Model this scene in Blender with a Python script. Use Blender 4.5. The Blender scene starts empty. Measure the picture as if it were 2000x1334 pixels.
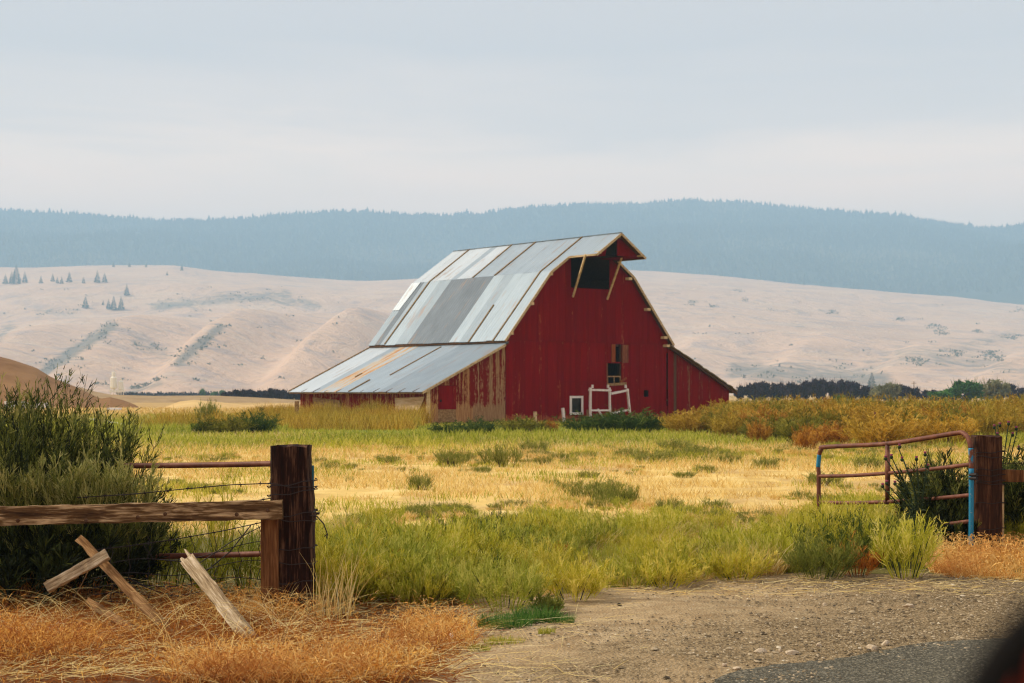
import bpy, bmesh, math, random
import numpy as np
from mathutils import Vector, Matrix
R = math.radians
rng = np.random.default_rng(7)
random.seed(7)
SC = bpy.context.scene
COL = SC.collection

# ------------------------------------------------------------------ camera
F, HY, ZC = 3108.0, 767.7, 1.7          # focal length and horizon of the photograph (2000 px wide), eye height
cam = bpy.data.cameras.new('camera')
cam.sensor_width = 36.0
cam.lens = F / 2000 * 36
cam.shift_y = (HY - 667) / 2000
cam.clip_start = 0.05
cam.clip_end = 20000
cam.dof.use_dof = True
cam.dof.focus_distance = 15.5
cam.dof.aperture_fstop = 4.8
camo = bpy.data.objects.new('camera', cam)
COL.objects.link(camo)
camo.location = (0, 0, ZC)
camo.rotation_euler = (R(90), 0, 0)
SC.camera = camo
# ------------------------------------------------------------------ sky and sun
SUN_EL, SUN_AZ = 42.0, -80.0            # azimuth measured from the view direction, negative = left
w = bpy.data.worlds.new('World')
SC.world = w
w.use_nodes = True
nt = w.node_tree
nt.nodes.clear()
def N(t, **k):
    n = nt.nodes.new(t)
    for a, b in k.items():
        setattr(n, a, b)
    return n
out = N('ShaderNodeOutputWorld')
bg = N('ShaderNodeBackground')
bg.inputs['Strength'].default_value = 0.1
sky = N('ShaderNodeTexSky', sky_type='NISHITA', sun_disc=False)
sky.sun_elevation = R(SUN_EL)
sky.sun_rotation = R(SUN_AZ)
sky.dust_density = 4.0
sky.air_density = 1.0
tc = N('ShaderNodeTexCoord')
sep = N('ShaderNodeSeparateXYZ')
nt.links.new(tc.outputs['Generated'], sep.inputs[0])
mp = N('ShaderNodeMapping')
mp.inputs['Scale'].default_value = (2.2, 2.2, 16)
nt.links.new(tc.outputs['Generated'], mp.inputs[0])
ns = N('ShaderNodeTexNoise')
ns.inputs['Scale'].default_value = 1.5
ns.inputs['Detail'].default_value = 5
ns.inputs['Roughness'].default_value = 0.55
ns.inputs['Distortion'].default_value = 0.4
nt.links.new(mp.outputs[0], ns.inputs['Vector'])
ma = N('ShaderNodeMath', operation='MULTIPLY_ADD')   # elevation + cloud wobble
ma.inputs[1].default_value = 0.075
nt.links.new(ns.outputs['Fac'], ma.inputs[0])
nt.links.new(sep.outputs['Z'], ma.inputs[2])
cr = N('ShaderNodeValToRGB')
el = cr.color_ramp.elements
el[0].position = 0.0;  el[0].color = (1.75, 1.08, 0.70, 1)
el[1].position = 1.0;  el[1].color = (0.62, 0.57, 0.57, 1)
for p, c in ((0.158, (1.72, 1.07, 0.70, 1)), (0.182, (1.45, 0.98, 0.69, 1)), (0.204, (0.98, 0.74, 0.61, 1)), (0.25, (0.69, 0.585, 0.55, 1))):
    e = el.new(p); e.color = c
nt.links.new(ma.outputs[0], cr.inputs[0])
sc10 = N('ShaderNodeVectorMath', operation='SCALE')
sc10.inputs['Scale'].default_value = 10.5
nt.links.new(cr.outputs[0], sc10.inputs[0])
mx = N('ShaderNodeMix', data_type='RGBA')
mx.inputs['Factor'].default_value = 0.90               # smoky overcast over the clear sky
nt.links.new(sky.outputs[0], mx.inputs['A'])
nt.links.new(sc10.outputs[0], mx.inputs['B'])
nt.links.new(mx.outputs['Result'], bg.inputs['Color'])
nt.links.new(bg.outputs[0], out.inputs[0])
sun = bpy.data.lights.new('sun', 'SUN')
sun.energy = 3.3
sun.angle = R(10)
sun.color = (1.0, 0.89, 0.72)
suno = bpy.data.objects.new('sun', sun)
COL.objects.link(suno)
sd = Vector((math.sin(R(SUN_AZ)) * math.cos(R(SUN_EL)), math.cos(R(SUN_AZ)) * math.cos(R(SUN_EL)), math.sin(R(SUN_EL))))
suno.rotation_euler = sd.to_track_quat('Z', 'Y').to_euler()
vs = SC.view_settings
vs.view_transform = 'Standard'
vs.look = 'None'
vs.exposure = 0.36
vs.gamma = 1.0
SC.cycles.use_denoising = True
SC.cycles.max_bounces = 6
SC.cycles.diffuse_bounces = 3
SC.cycles.volume_bounces = 2
SC.cycles.transparent_max_bounces = 8
SC.cycles.sample_clamp_indirect = 6
SC.cycles.filter_width = 1.15

# ------------------------------------------------------------------ helpers
def lin(r, g, b):
    f = lambda c: (c / 255 / 12.92) if c <= 10 else ((c / 255 + 0.055) / 1.055) ** 2.4
    return (f(r), f(g), f(b), 1)

def G(px, py):                                   # ground point seen at a pixel of the photograph
    Y = F * ZC / (py - HY)
    return ((px - 1000) / F * Y, Y)

def P(px, py, Y):                                # point seen at a pixel, at a known distance
    return Vector(((px - 1000) / F * Y, Y, ZC + (HY - py) / F * Y))

def gz(x, y):                                    # gentle unevenness of the ground
    return 0.018 * np.sin(x * 1.3 + 0.7 * np.sin(y * .9)) * np.cos(y * 1.1) + 0.012 * np.sin(x * 3.1 + y * 2.3)

def tag(o, label=None, cat=None, group=None, kind=None):
    if label: o['label'] = label
    if cat: o['category'] = cat
    if group: o['group'] = group
    if kind: o['kind'] = kind
    return o

def empty(name, loc=(0, 0, 0), rz=0):
    o = bpy.data.objects.new(name, None)
    o.location = loc
    o.rotation_euler = (0, 0, rz)
    o.empty_display_size = .2
    COL.objects.link(o)
    return o

def link(name, me, mat, parent=None):
    if mat is not None and len(me.materials) == 0:
        me.materials.append(mat)
    o = bpy.data.objects.new(name, me)
    COL.objects.link(o)
    if parent: o.parent = parent
    return o

def copy_tree(o, parent=None):
    c = o.copy()
    COL.objects.link(c)
    c.parent = parent
    for ch in list(o.children):
        copy_tree(ch, c)
    return c

class MB:                                         # collects shapes into one mesh
    def __init__(s):
        s.v = []; s.f = []
    def add(s, vs, fs):
        n = len(s.v)
        s.v += [tuple(p) for p in vs]
        s.f += [tuple(i + n for i in q) for q in fs]
        return s
    def box(s, a, b):
        (x0, y0, z0), (x1, y1, z1) = a, b
        return s.add([(x0,y0,z0),(x1,y0,z0),(x1,y1,z0),(x0,y1,z0),(x0,y0,z1),(x1,y0,z1),(x1,y1,z1),(x0,y1,z1)],
                     [(0,3,2,1),(4,5,6,7),(0,1,5,4),(1,2,6,5),(2,3,7,6),(3,0,4,7)])
    def prism(s, poly, d):                        # polygon (3-D points) pushed along d
        n = len(poly)
        d = Vector(d)
        vs = [Vector(p) for p in poly] + [Vector(p) + d for p in poly]
        fs = [tuple(range(n))[::-1], tuple(range(n, 2 * n))] + [(i, (i + 1) % n, n + (i + 1) % n, n + i) for i in range(n)]
        return s.add(vs, fs)
    def bar(s, a, b, w, h, up=(0, 0, 1), jit=0, seg=1, taper=1.0):   # squared bar from a to b
        a, b = Vector(a), Vector(b)
        d = (b - a).normalized()
        side = d.cross(Vector(up))
        if side.length < 1e-4: side = d.cross(Vector((1, 0, 0)))
        side.normalize()
        u = side.cross(d)
        vs = []
        for i in range(seg + 1):
            t = i / seg
            c = a.lerp(b, t)
            k = 1 + (taper - 1) * t
            for sx, sy in ((-1,-1),(1,-1),(1,1),(-1,1)):
                vs.append(c + side * (sx * w / 2 * k + random.uniform(-jit, jit)) + u * (sy * h / 2 * k + random.uniform(-jit, jit)))
        fs = [(3,2,1,0), tuple(4 * seg + i for i in range(4))]
        for i in range(seg):
            for j in range(4):
                fs.append((4*i + j, 4*i + (j+1) % 4, 4*i + 4 + (j+1) % 4, 4*i + 4 + j))
        return s.add(vs, fs)
    def tube(s, pts, r, n=8, cap=True):
        pts = [Vector(p) for p in pts]
        rr = r if isinstance(r, (list, tuple)) else [r] * len(pts)
        vs = []; fs = []
        ref = None
        for i, p in enumerate(pts):
            d = (pts[min(i+1, len(pts)-1)] - pts[max(i-1, 0)]).normalized()
            if ref is None:
                ref = d.cross(Vector((0, 0, 1)))
                if ref.length < 1e-3: ref = d.cross(Vector((1, 0, 0)))
            a = (ref - d * ref.dot(d)).normalized()
            b = d.cross(a)
            ref = a
            for k in range(n):
                t = 2 * math.pi * k / n
                vs.append(p + (a * math.cos(t) + b * math.sin(t)) * rr[i])
        for i in range(len(pts) - 1):
            for k in range(n):
                fs.append((i*n + k, i*n + (k+1) % n, (i+1)*n + (k+1) % n, (i+1)*n + k))
        if cap:
            fs.append(tuple(range(n))[::-1])
            fs.append(tuple((len(pts)-1)*n + k for k in range(n)))
        return s.add(vs, fs)
    def lathe(s, prof, c=(0,0,0), n=16):
        vs = []; fs = []
        for (r, z) in prof:
            for k in range(n):
                t = 2 * math.pi * k / n
                vs.append((c[0] + r*math.cos(t), c[1] + r*math.sin(t), c[2] + z))
        for i in range(len(prof)-1):
            for k in range(n):
                fs.append((i*n+k, i*n+(k+1)%n, (i+1)*n+(k+1)%n, (i+1)*n+k))
        fs.append(tuple(range(n))[::-1]); fs.append(tuple((len(prof)-1)*n+k for k in range(n)))
        return s.add(vs, fs)
    def mesh(s, name, smooth=False):
        me = bpy.data.meshes.new(name)
        me.from_pydata(s.v, [], s.f)
        if smooth:
            me.polygons.foreach_set('use_smooth', [True] * len(me.polygons))
        me.update()
        return me
    def build(s, name, mat, parent=None, smooth=False, bevel=0):
        o = link(name, s.mesh(name, smooth), mat, parent)
        if bevel:
            m = o.modifiers.new('bevel', 'BEVEL'); m.width = bevel; m.segments = 2; m.limit_method = 'ANGLE'
        return o

# ---- ribbons: blades, stems and leaves as arrays of quads
class RB:
    def __init__(s):
        s.V = []; s.Fq = []; s.T = []; s.n = 0
    def ribbons(s, P0, D, L, W, curve, nseg, tint, taper=.15, side=None):
        n = len(P0)
        if n == 0: return
        D = D / np.linalg.norm(D, axis=1, keepdims=True)
        if side is None:
            r = rng.normal(size=(n, 3))
            side = np.cross(D, r)
        side /= np.linalg.norm(side, axis=1, keepdims=True) + 1e-9
        t = np.linspace(0, 1, nseg + 1)
        L = np.broadcast_to(np.asarray(L, float), n); W = np.broadcast_to(np.asarray(W, float), n)
        C = np.broadcast_to(np.asarray(curve, float), (n, 3))
        path = P0[:, None, :] + D[:, None, :] * (t[None, :, None] * L[:, None, None]) + C[:, None, :] * ((t ** 2)[None, :, None] * L[:, None, None])
        wd = (W[:, None] * (1 + (taper - 1) * t[None, :] ** 1.5))[:, :, None] * side[:, None, :] * .5
        V = np.stack([path - wd, path + wd], axis=2).reshape(n * (nseg + 1) * 2, 3)
        base = (np.arange(n) * (nseg + 1) * 2)[:, None] + (np.arange(nseg) * 2)[None, :]
        q = np.stack([base, base + 1, base + 3, base + 2], axis=2).reshape(-1, 4) + s.n
        s.V.append(V); s.Fq.append(q)
        s.T.append(np.repeat(np.broadcast_to(np.asarray(tint, float), n), (nseg + 1) * 2))
        s.n += len(V)
        s.path = path; s.D = D; s.L = L; s.C = C
    def leaves(s, P0, size, tint, flat=0.0, asp=1.6):
        n = len(P0)
        D = rng.normal(size=(n, 3)); D[:, 2] = D[:, 2] * (1 - flat) + .3
        s.ribbons(P0, D, np.asarray(size) * asp, size, (0, 0, 0), 1, tint, taper=.45)
    def mesh(s, name):
        V = np.concatenate(s.V); Q = np.concatenate(s.Fq); T = np.concatenate(s.T)
        me = bpy.data.meshes.new(name)
        me.vertices.add(len(V)); me.vertices.foreach_set('co', V.astype(np.float32).ravel())
        me.loops.add(Q.size); me.loops.foreach_set('vertex_index', Q.astype(np.int32).ravel())
        me.polygons.add(len(Q))
        me.polygons.foreach_set('loop_start', np.arange(0, Q.size, 4, dtype=np.int32))
        me.polygons.foreach_set('loop_total', np.full(len(Q), 4, dtype=np.int32))
        a = me.attributes.new('tint', 'FLOAT', 'POINT')
        a.data.foreach_set('value', T.astype(np.float32))
        me.update()
        return me
    def build(s, name, mat, parent=None):
        return link(name, s.mesh(name), mat, parent)

# ------------------------------------------------------------------ materials
class M:
    def __init__(s, name, rough=.85, spec=.25):
        s.m = bpy.data.materials.new(name)
        s.m.use_nodes = True
        s.t = s.m.node_tree
        s.b = s.t.nodes['Principled BSDF']
        s.b.inputs['Roughness'].default_value = rough
        s.b.inputs['Specular IOR Level'].default_value = spec
        s._c = None
    def n(s, t, **k):
        n = s.t.nodes.new(t)
        for a, b in k.items(): setattr(n, a, b)
        return n
    def l(s, a, b): s.t.links.new(a, b)
    def coord(s, scale=(1, 1, 1), kind='Object'):
        c = s.n('ShaderNodeTexCoord')
        m = s.n('ShaderNodeMapping')
        m.inputs['Scale'].default_value = scale
        s.l(c.outputs[kind], m.inputs[0])
        return m.outputs[0]
    def noise(s, scale, detail=4, vec=None, rough=.55, dist=0):
        x = s.n('ShaderNodeTexNoise')
        x.inputs['Scale'].default_value = scale; x.inputs['Detail'].default_value = detail
        x.inputs['Roughness'].default_value = rough; x.inputs['Distortion'].default_value = dist
        if vec is not None: s.l(vec, x.inputs['Vector'])
        return x.outputs['Fac']
    def ramp(s, fac, stops, interp='LINEAR'):
        r = s.n('ShaderNodeValToRGB')
        r.color_ramp.interpolation = interp
        e = r.color_ramp.elements
        e[0].position = stops[0][0]; e[0].color = stops[0][1]
        e[1].position = stops[-1][0]; e[1].color = stops[-1][1]
        for p, c in stops[1:-1]:
            x = e.new(p); x.color = c
        s.l(fac, r.inputs[0])
        return r.outputs[0]
    def mix(s, fac, a, b, blend='MIX'):
        x = s.n('ShaderNodeMix', data_type='RGBA', blend_type=blend)
        for sock, v in ((x.inputs['Factor'], fac), (x.inputs['A'], a), (x.inputs['B'], b)):
            if isinstance(v, bpy.types.NodeSocket): s.l(v, sock)
            else: sock.default_value = v
        return x.outputs['Result']
    def math(s, op, a, b=None, c=None):
        x = s.n('ShaderNodeMath', operation=op)
        for i, v in enumerate((a, b, c)):
            if v is None: continue
            if isinstance(v, bpy.types.NodeSocket): s.l(v, x.inputs[i])
            else: x.inputs[i].default_value = v
        return x.outputs[0]
    def rng(s, v, a, b, c=0, d=1):
        x = s.n('ShaderNodeMapRange', interpolation_type='SMOOTHSTEP')
        s.l(v, x.inputs[0])
        for i, k in enumerate((a, b, c, d)): x.inputs[i+1].default_value = k
        return x.outputs[0]
    def xyz(s, vec):
        x = s.n('ShaderNodeSeparateXYZ'); s.l(vec, x.inputs[0]); return x.outputs
    def pos(s):
        return s.n('ShaderNodeNewGeometry').outputs['Position']
    def color(s, c):
        if isinstance(c, bpy.types.NodeSocket): s.l(c, s.b.inputs['Base Color'])
        else: s.b.inputs['Base Color'].default_value = c
        return s
    def bump(s, h, strength=.4, dist=.02):
        b = s.n('ShaderNodeBump')
        b.inputs['Strength'].default_value = strength; b.inputs['Distance'].default_value = dist
        s.l(h, b.inputs['Height']); s.l(b.outputs[0], s.b.inputs['Normal'])
        return s

def g4(*c): return (c[0], c[1], c[2], 1)

def foliage(name, stops, trans=.3, patch=None, patch_scale=.35):
    m = M(name, .75, .2)
    a = m.n('ShaderNodeAttribute', attribute_name='tint')
    fac = a.outputs['Fac']
    col = m.ramp(fac, stops)
    if patch:
        nz = m.noise(patch_scale, 3, m.pos())
        col = m.mix(m.rng(nz, .42, .62), col, m.ramp(fac, patch))
    m.color(col)
    tr = m.n('ShaderNodeBsdfTranslucent'); m.l(col, tr.inputs[0])
    mx = m.n('ShaderNodeMixShader'); mx.inputs[0].default_value = trans
    m.l(m.b.outputs[0], mx.inputs[1]); m.l(tr.outputs[0], mx.inputs[2])
    o = m.t.nodes['Material Output']; m.l(mx.outputs[0], o.inputs[0])
    return m.m

def wood(name, a, b, c, scale=1.0, axis=2, rough=.9, bump=.5):
    """weathered timber: grain stretched along axis, three colours"""
    m = M(name, rough, .15)
    sc = [16 * scale] * 3; sc[axis] = 1.6 * scale
    sc2 = [70 * scale] * 3; sc2[axis] = 4.5 * scale
    oi = m.n('ShaderNodeObjectInfo')
    cc = m.n('ShaderNodeTexCoord')
    off = m.n('ShaderNodeVectorMath', operation='ADD'); m.l(cc.outputs['Object'], off.inputs[0])
    rv = m.n('ShaderNodeCombineXYZ')
    k = m.math('MULTIPLY', oi.outputs['Random'], 37.0)
    for i in range(3): m.l(k, rv.inputs[i])
    m.l(rv.outputs[0], off.inputs[1])
    m1 = m.n('ShaderNodeMapping'); m1.inputs['Scale'].default_value = sc; m.l(off.outputs[0], m1.inputs[0])
    m2 = m.n('ShaderNodeMapping'); m2.inputs['Scale'].default_value = sc2; m.l(off.outputs[0], m2.inputs[0])
    n1 = m.noise(1, 5, m1.outputs[0], .6); n2 = m.noise(1, 3, m2.outputs[0], .6)
    f = m.math('ADD', m.math('MULTIPLY', n1, .6), m.math('MULTIPLY', n2, .4))
    m.color(m.ramp(f, [(.36, a), (.5, b), (.62, c)]))
    m.bump(n2, bump, .012)
    return m.m

def paint(name, red_a, red_b, wood_a, wood_b, peel, zband=None, streak=.5, fr=1.0):
    """barn boards: red paint over wood, peeling in vertical streaks; zband = height below which paint has washed off"""
    m = M(name, .9, .04)
    oi = m.n('ShaderNodeObjectInfo')
    rnd = oi.outputs['Random']
    v1 = m.coord((3.2 * fr, 3.2 * fr, .28)); v2 = m.coord((26, 26, 1.6)); v3 = m.coord((9, 9, 5)); v4 = m.coord((.45, .45, .30))
    n1 = m.noise(1, 4, v1, .6); n2 = m.noise(1, 4, v2, .65); n3 = m.noise(1, 4, v3, .6); n4 = m.noise(1, 3, v4)
    col = m.mix(n4, red_a, red_b)
    col = m.mix(m.rng(n2, .35, .75), col, g4(red_a[0]*.62, red_a[1]*.6, red_a[2]*.6))
    col = m.mix(m.math('MULTIPLY', m.rng(rnd, 0, 1), .38), col, g4(red_a[0]*.42, red_a[1]*.4, red_a[2]*.4))
    col = m.mix(m.math('MULTIPLY', m.rng(n1, .5, .72), .22), col, g4(red_a[0]*1.5, red_a[0]*.10, red_a[0]*.05))
    wd = m.ramp(n2, [(.3, wood_a), (.7, wood_b)])
    s = m.math('ADD', m.math('MULTIPLY', n1, .42), m.math('MULTIPLY', n2, .33))
    s = m.math('ADD', s, m.math('MULTIPLY', n3, .25))
    s = m.math('ADD', s, m.math('MULTIPLY', m.math('SUBTRACT', rnd, .5), streak * .22))
    if zband:
        z = m.xyz(m.n('ShaderNodeTexCoord').outputs['Object'])[2]
        zz = m.math('ADD', z, m.math('MULTIPLY', m.math('SUBTRACT', n1, .5), .5))
        s = m.math('ADD', s, m.rng(zz, zband[0], zband[1], zband[2], 0))
    col = m.mix(m.rng(s, peel, peel + .05), col, wd)
    m.color(col)
    m.bump(n2, .35, .01)
    return m.m

def metal(name, c, dark, rough=.55, metallic=.25):
    m = M(name, rough, .4)
    m.b.inputs['Metallic'].default_value = metallic
    oi = m.n('ShaderNodeObjectInfo')
    n1 = m.noise(1, 4, m.coord((.6, 1.6, .6))); n2 = m.noise(1, 3, m.coord((2.5, 22, 2.5)))
    f = m.math('ADD', m.math('MULTIPLY', n1, .6), m.math('MULTIPLY', n2, .4))
    col = m.ramp(f, [(.35, dark), (.65, c)])
    col = m.mix(m.math('MULTIPLY', oi.outputs['Random'], .25), col, dark)
    n3 = m.noise(1, 5, m.coord((.5, 5, .5)), .65); n4 = m.noise(.5, 3, m.coord())
    col = m.mix(m.math('MULTIPLY', m.rng(m.math('ADD', n3, m.math('MULTIPLY', m.math('SUBTRACT', n4, .5), .5)), .58, .70), .55), col, g4(.30, .17, .09))
    m.color(col)
    wv = m.n('ShaderNodeTexWave', wave_type='BANDS', bands_direction='Y')
    wv.inputs['Scale'].default_value = 1.3
    m.l(m.n('ShaderNodeTexCoord').outputs['Object'], wv.inputs['Vector'])
    m.bump(wv.outputs['Fac'], .55, .03)
    return m.m

MAT = {}
MAT['gable'] = paint('gable_red', g4(.275, .0012, .0035), g4(.20, .001, .003), g4(.24, .04, .012), g4(.42, .14, .05), .598, (.15, .75, .16), .35)
MAT['gable_up'] = paint('gable_upper_red', g4(.255, .0012, .0035), g4(.175, .001, .003), g4(.24, .04, .012), g4(.40, .13, .045), .602, None, .3)
MAT['worn'] = paint('worn_red', g4(.24, .010, .006), g4(.14, .005, .004), g4(.22, .075, .02), g4(.58, .33, .14), .505, (.5, 1.3, .2), .6, 3.2)
MAT['bare'] = paint('bare_boards', g4(.24, .010, .006), g4(.14, .005, .004), g4(.17, .075, .03), g4(.48, .29, .14), .465, (.5, 1.3, .2), .6, 3.2)
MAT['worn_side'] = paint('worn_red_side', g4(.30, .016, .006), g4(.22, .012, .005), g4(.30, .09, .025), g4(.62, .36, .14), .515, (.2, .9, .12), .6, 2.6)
MAT['worn_dark'] = paint('worn_red_dark', g4(.27, .004, .005), g4(.17, .003, .004), g4(.12, .05, .02), g4(.30, .15, .07), .56, (.2, .7, .12), .6, 2.6)
MAT['trim'] = wood('tan_trim', g4(.30, .19, .09), g4(.52, .37, .20), g4(.70, .54, .33), .6, 1)
MAT['batten'] = wood('brown_batten', g4(.10, .06, .025), g4(.22, .14, .06), g4(.34, .23, .11), .8, 0)
MAT['white'] = wood('white_paint_wood', g4(.62, .52, .42), g4(.80, .74, .66), g4(.86, .82, .76), .8, 2, .8, .2)
MAT['tanboard'] = wood('tan_board', g4(.42, .27, .11), g4(.66, .47, .24), g4(.76, .58, .34), .5, 1)
MAT['oldboard'] = wood('old_board', g4(.16, .08, .03), g4(.30, .17, .07), g4(.44, .28, .13), .6, 1)
MAT['door_wood'] = wood('door_wood', g4(.12, .03, .012), g4(.21, .06, .022), g4(.30, .12, .05), 1, 2)
MAT['orange_wood'] = wood('orange_wood', g4(.18, .035, .008), g4(.26, .055, .011), g4(.32, .09, .02), 1, 2)
MAT['frame_wood'] = wood('frame_wood', g4(.06, .03, .015), g4(.10, .05, .025), g4(.16, .09, .05), 1, 2)
MAT['dark'] = M('interior_shade', .95, .05).color(g4(.012, .01, .009)).m  # near-black colour standing in for shade inside hood and door hole
MAT['glass'] = M('dark_glass', .15, .5).color(g4(.01, .011, .012)).m
MAT['roof_white'] = metal('roof_white', g4(.54, .60, .64), g4(.45, .51, .55))
MAT['roof_light'] = metal('roof_light', g4(.345, .42, .475), g4(.27, .335, .385))
MAT['roof_mid'] = metal('roof_mid', g4(.275, .34, .39), g4(.21, .265, .31))
MAT['roof_dark'] = metal('roof_dark', g4(.135, .17, .20), g4(.085, .11, .135))
def rusty_metal():
    m = M('roof_rust', .6, .35)
    n1 = m.noise(1, 4, m.coord((.35, 3.0, .35)), .6); n2 = m.noise(1, 4, m.coord((1.5, 9, 1.5)), .6)
    f = m.math('ADD', m.math('MULTIPLY', n1, .65), m.math('MULTIPLY', n2, .35))
    m.color(m.ramp(f, [(.43, g4(.36, .43, .48)), (.50, g4(.46, .38, .27)), (.56, g4(.52, .28, .10)), (.64, g4(.28, .08, .025))]))
    return m.m
MAT['roof_rust'] = rusty_metal()
MAT['shingle'] = wood('mossy_shingle', g4(.08, .055, .03), g4(.20, .15, .08), g4(.36, .29, .18), 1.2, 0)
MAT['post'] = wood('creosote_post', g4(.006, .0025, .0018), g4(.025, .008, .004), g4(.15, .072, .038), 1.2, 2, .9, 1.0)
MAT['post_right'] = wood('brown_post', g4(.02, .007, .003), g4(.05, .018, .008), g4(.13, .055, .025), 1.5, 2, .85, .8)
MAT['board_post'] = wood('brown_board', g4(.06, .022, .008), g4(.14, .055, .018), g4(.26, .12, .045), 1.2, 2)
MAT['rail'] = wood('weathered_rail', g4(.035, .016, .007), g4(.14, .075, .03), g4(.62, .43, .23), 1.1, 0, .95, 1.0)
MAT['stake'] = wood('pale_stake', g4(.13, .08, .04), g4(.36, .26, .145), g4(.62, .50, .34), 1.6, 2)
MAT['stake_brown'] = wood('brown_stake', g4(.07, .03, .012), g4(.20, .10, .035), g4(.36, .21, .09), 1.6, 2)
MAT['wire'] = M('rusty_wire', .7, .4).color(g4(.018, .010, .008)).m
def rust(name, blue=0.0):
    m = M(name, .6, .4)
    n = m.noise(9, 5, m.coord(), .65); n2 = m.noise(60, 2, m.coord())
    col = m.ramp(n, [(.3, g4(.07, .018, .008)), (.55, g4(.17, .050, .022)), (.75, g4(.30, .13, .07))])
    if blue:
        nb = m.noise(5, 4, m.coord((1, 1, .6)), .6)
        col = m.mix(m.rng(nb, blue, blue + .04), col, g4(.012, .20, .34))
        col = m.mix(m.rng(n2, .66, .7), col, g4(.45, .40, .34))
    m.color(col); m.bump(n, .3, .004)
    return m.m
MAT['rust'] = rust('rusty_pipe')
MAT['rust_blue'] = rust('rust_with_blue', .50)
MAT['blue'] = rust('blue_paint_pipe', .26)
MAT['teal'] = M('teal_paint', .6).color(g4(.004, .07, .085)).m
MAT['white_metal'] = M('white_metal', .5).color(g4(.80, .79, .77)).m
MAT['silo_white'] = M('silo_white', .6).color(g4(.85, .80, .66)).m
MAT['black_plastic'] = M('black_plastic', .9, .05).color(g4(.012, .011, .010)).m
MAT['red_lens'] = M('red_lens', .3).color(g4(.45, .03, .006)).m

# ------------------------------------------------------------------ ground
def ground_material():
    m = M('field_ground', .95, .1)
    p = m.pos()
    x, y, z = m.xyz(p)
    big = m.noise(.16, 4, p); mid = m.noise(1.1, 4, p); fine = m.noise(14, 5, p, .65); vf = m.noise(70, 3, p)
    straw = m.ramp(mid, [(.3, g4(.55, .35, .10)), (.5, g4(.76, .53, .17)), (.7, g4(.84, .63, .26))])
    straw = m.mix(m.rng(fine, .52, .78), straw, g4(.46, .28, .10))
    straw = m.mix(m.rng(vf, .55, .75), straw, g4(.80, .60, .28))
    pat = m.noise(.45, 5, m.coord((1, .35, 1), 'Object'), .62)
    straw = m.mix(m.math('MULTIPLY', m.rng(pat, .50, .64), .75), straw, g4(.46, .29, .12))
    dirt = m.ramp(fine, [(.3, g4(.26, .16, .08)), (.55, g4(.42, .29, .16)), (.75, g4(.52, .39, .24))])
    soil = m.ramp(fine, [(.3, g4(.07, .055, .018)), (.6, g4(.17, .15, .04)), (.8, g4(.30, .25, .08))])
    green = m.ramp(mid, [(.3, g4(.13, .17, .025)), (.6, g4(.26, .29, .05)), (.8, g4(.38, .36, .09))])
    brush = m.ramp(mid, [(.3, g4(.20, .13, .03)), (.6, g4(.34, .22, .05)), (.8, g4(.42, .30, .09))])
    far = m.ramp(big, [(.3, g4(.42, .27, .10)), (.55, g4(.50, .33, .13)), (.75, g4(.38, .26, .11))])
    yw = m.math('ADD', y, m.math('MULTIPLY', m.math('SUBTRACT', mid, .5), 3.0))
    yb = m.math('ADD', y, m.math('MULTIPLY', m.math('SUBTRACT', big, .5), 14.0))
    litter = m.ramp(fine, [(.3, g4(.07, .028, .011)), (.55, g4(.19, .085, .032)), (.75, g4(.42, .25, .10))])
    xw = m.math('ADD', x, m.math('MULTIPLY', m.math('SUBTRACT', mid, .5), 1.2))
    dirt = m.mix(m.rng(xw, -.7, -.2), litter, dirt)
    col = m.mix(m.rng(yw, 12.4, 13.6), dirt, soil)
    col = m.mix(m.rng(yw, 18.4, 20.5), col, straw)
    col = m.mix(m.rng(yb, 47, 54), col, green)
    col = m.mix(m.rng(yb, 74, 90), col, brush)
    col = m.mix(m.rng(yb, 100, 125), col, far)
    m.color(col)
    h = m.math('ADD', fine, m.math('MULTIPLY', vf, .5))
    m.bump(h, .6, .03)
    return m.m

def nonuni(lo, hi, a, b, step, grow=1.35):
    c = list(np.arange(a, b + 1e-6, step))
    s = step; x = c[-1]
    while x < hi:
        s *= grow; x = min(x + s, hi); c.append(x)
    s = step; x = c[0]; left = []
    while x > lo:
        s *= grow; x = max(x - s, lo); left.append(x)
    return np.array(left[::-1] + c)

def sheet(name, xs, ys, zf, mat):
    X, Y = np.meshgrid(xs, ys)
    Z = zf(X, Y)
    V = np.stack([X, Y, Z], -1).reshape(-1, 3)
    nx, ny = len(xs), len(ys)
    i = (np.arange(ny - 1)[:, None] * nx + np.arange(nx - 1)[None, :])
    Q = np.stack([i, i + 1, i + nx + 1, i + nx], -1).reshape(-1, 4)
    me = bpy.data.meshes.new(name)
    me.from_pydata(V.tolist(), [], Q.tolist())
    me.polygons.foreach_set('use_smooth', [True] * len(me.polygons))
    me.update()
    return link(name, me, mat)

gfade = lambda X, Y: np.clip((70 - np.abs(Y - 20)) / 40, 0, 1) * np.clip((40 - np.abs(X)) / 15, 0, 1)
def ground_z(X, Y): return gz(X, Y) * gfade(X, Y)
o = sheet('ground', nonuni(-5000, 5000, -12, 14, .35), nonuni(-1500, 7000, 6, 60, .4), ground_z, ground_material())
tag(o, 'dry yellow farm field and bare dirt reaching to the hills', kind='structure')

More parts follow.
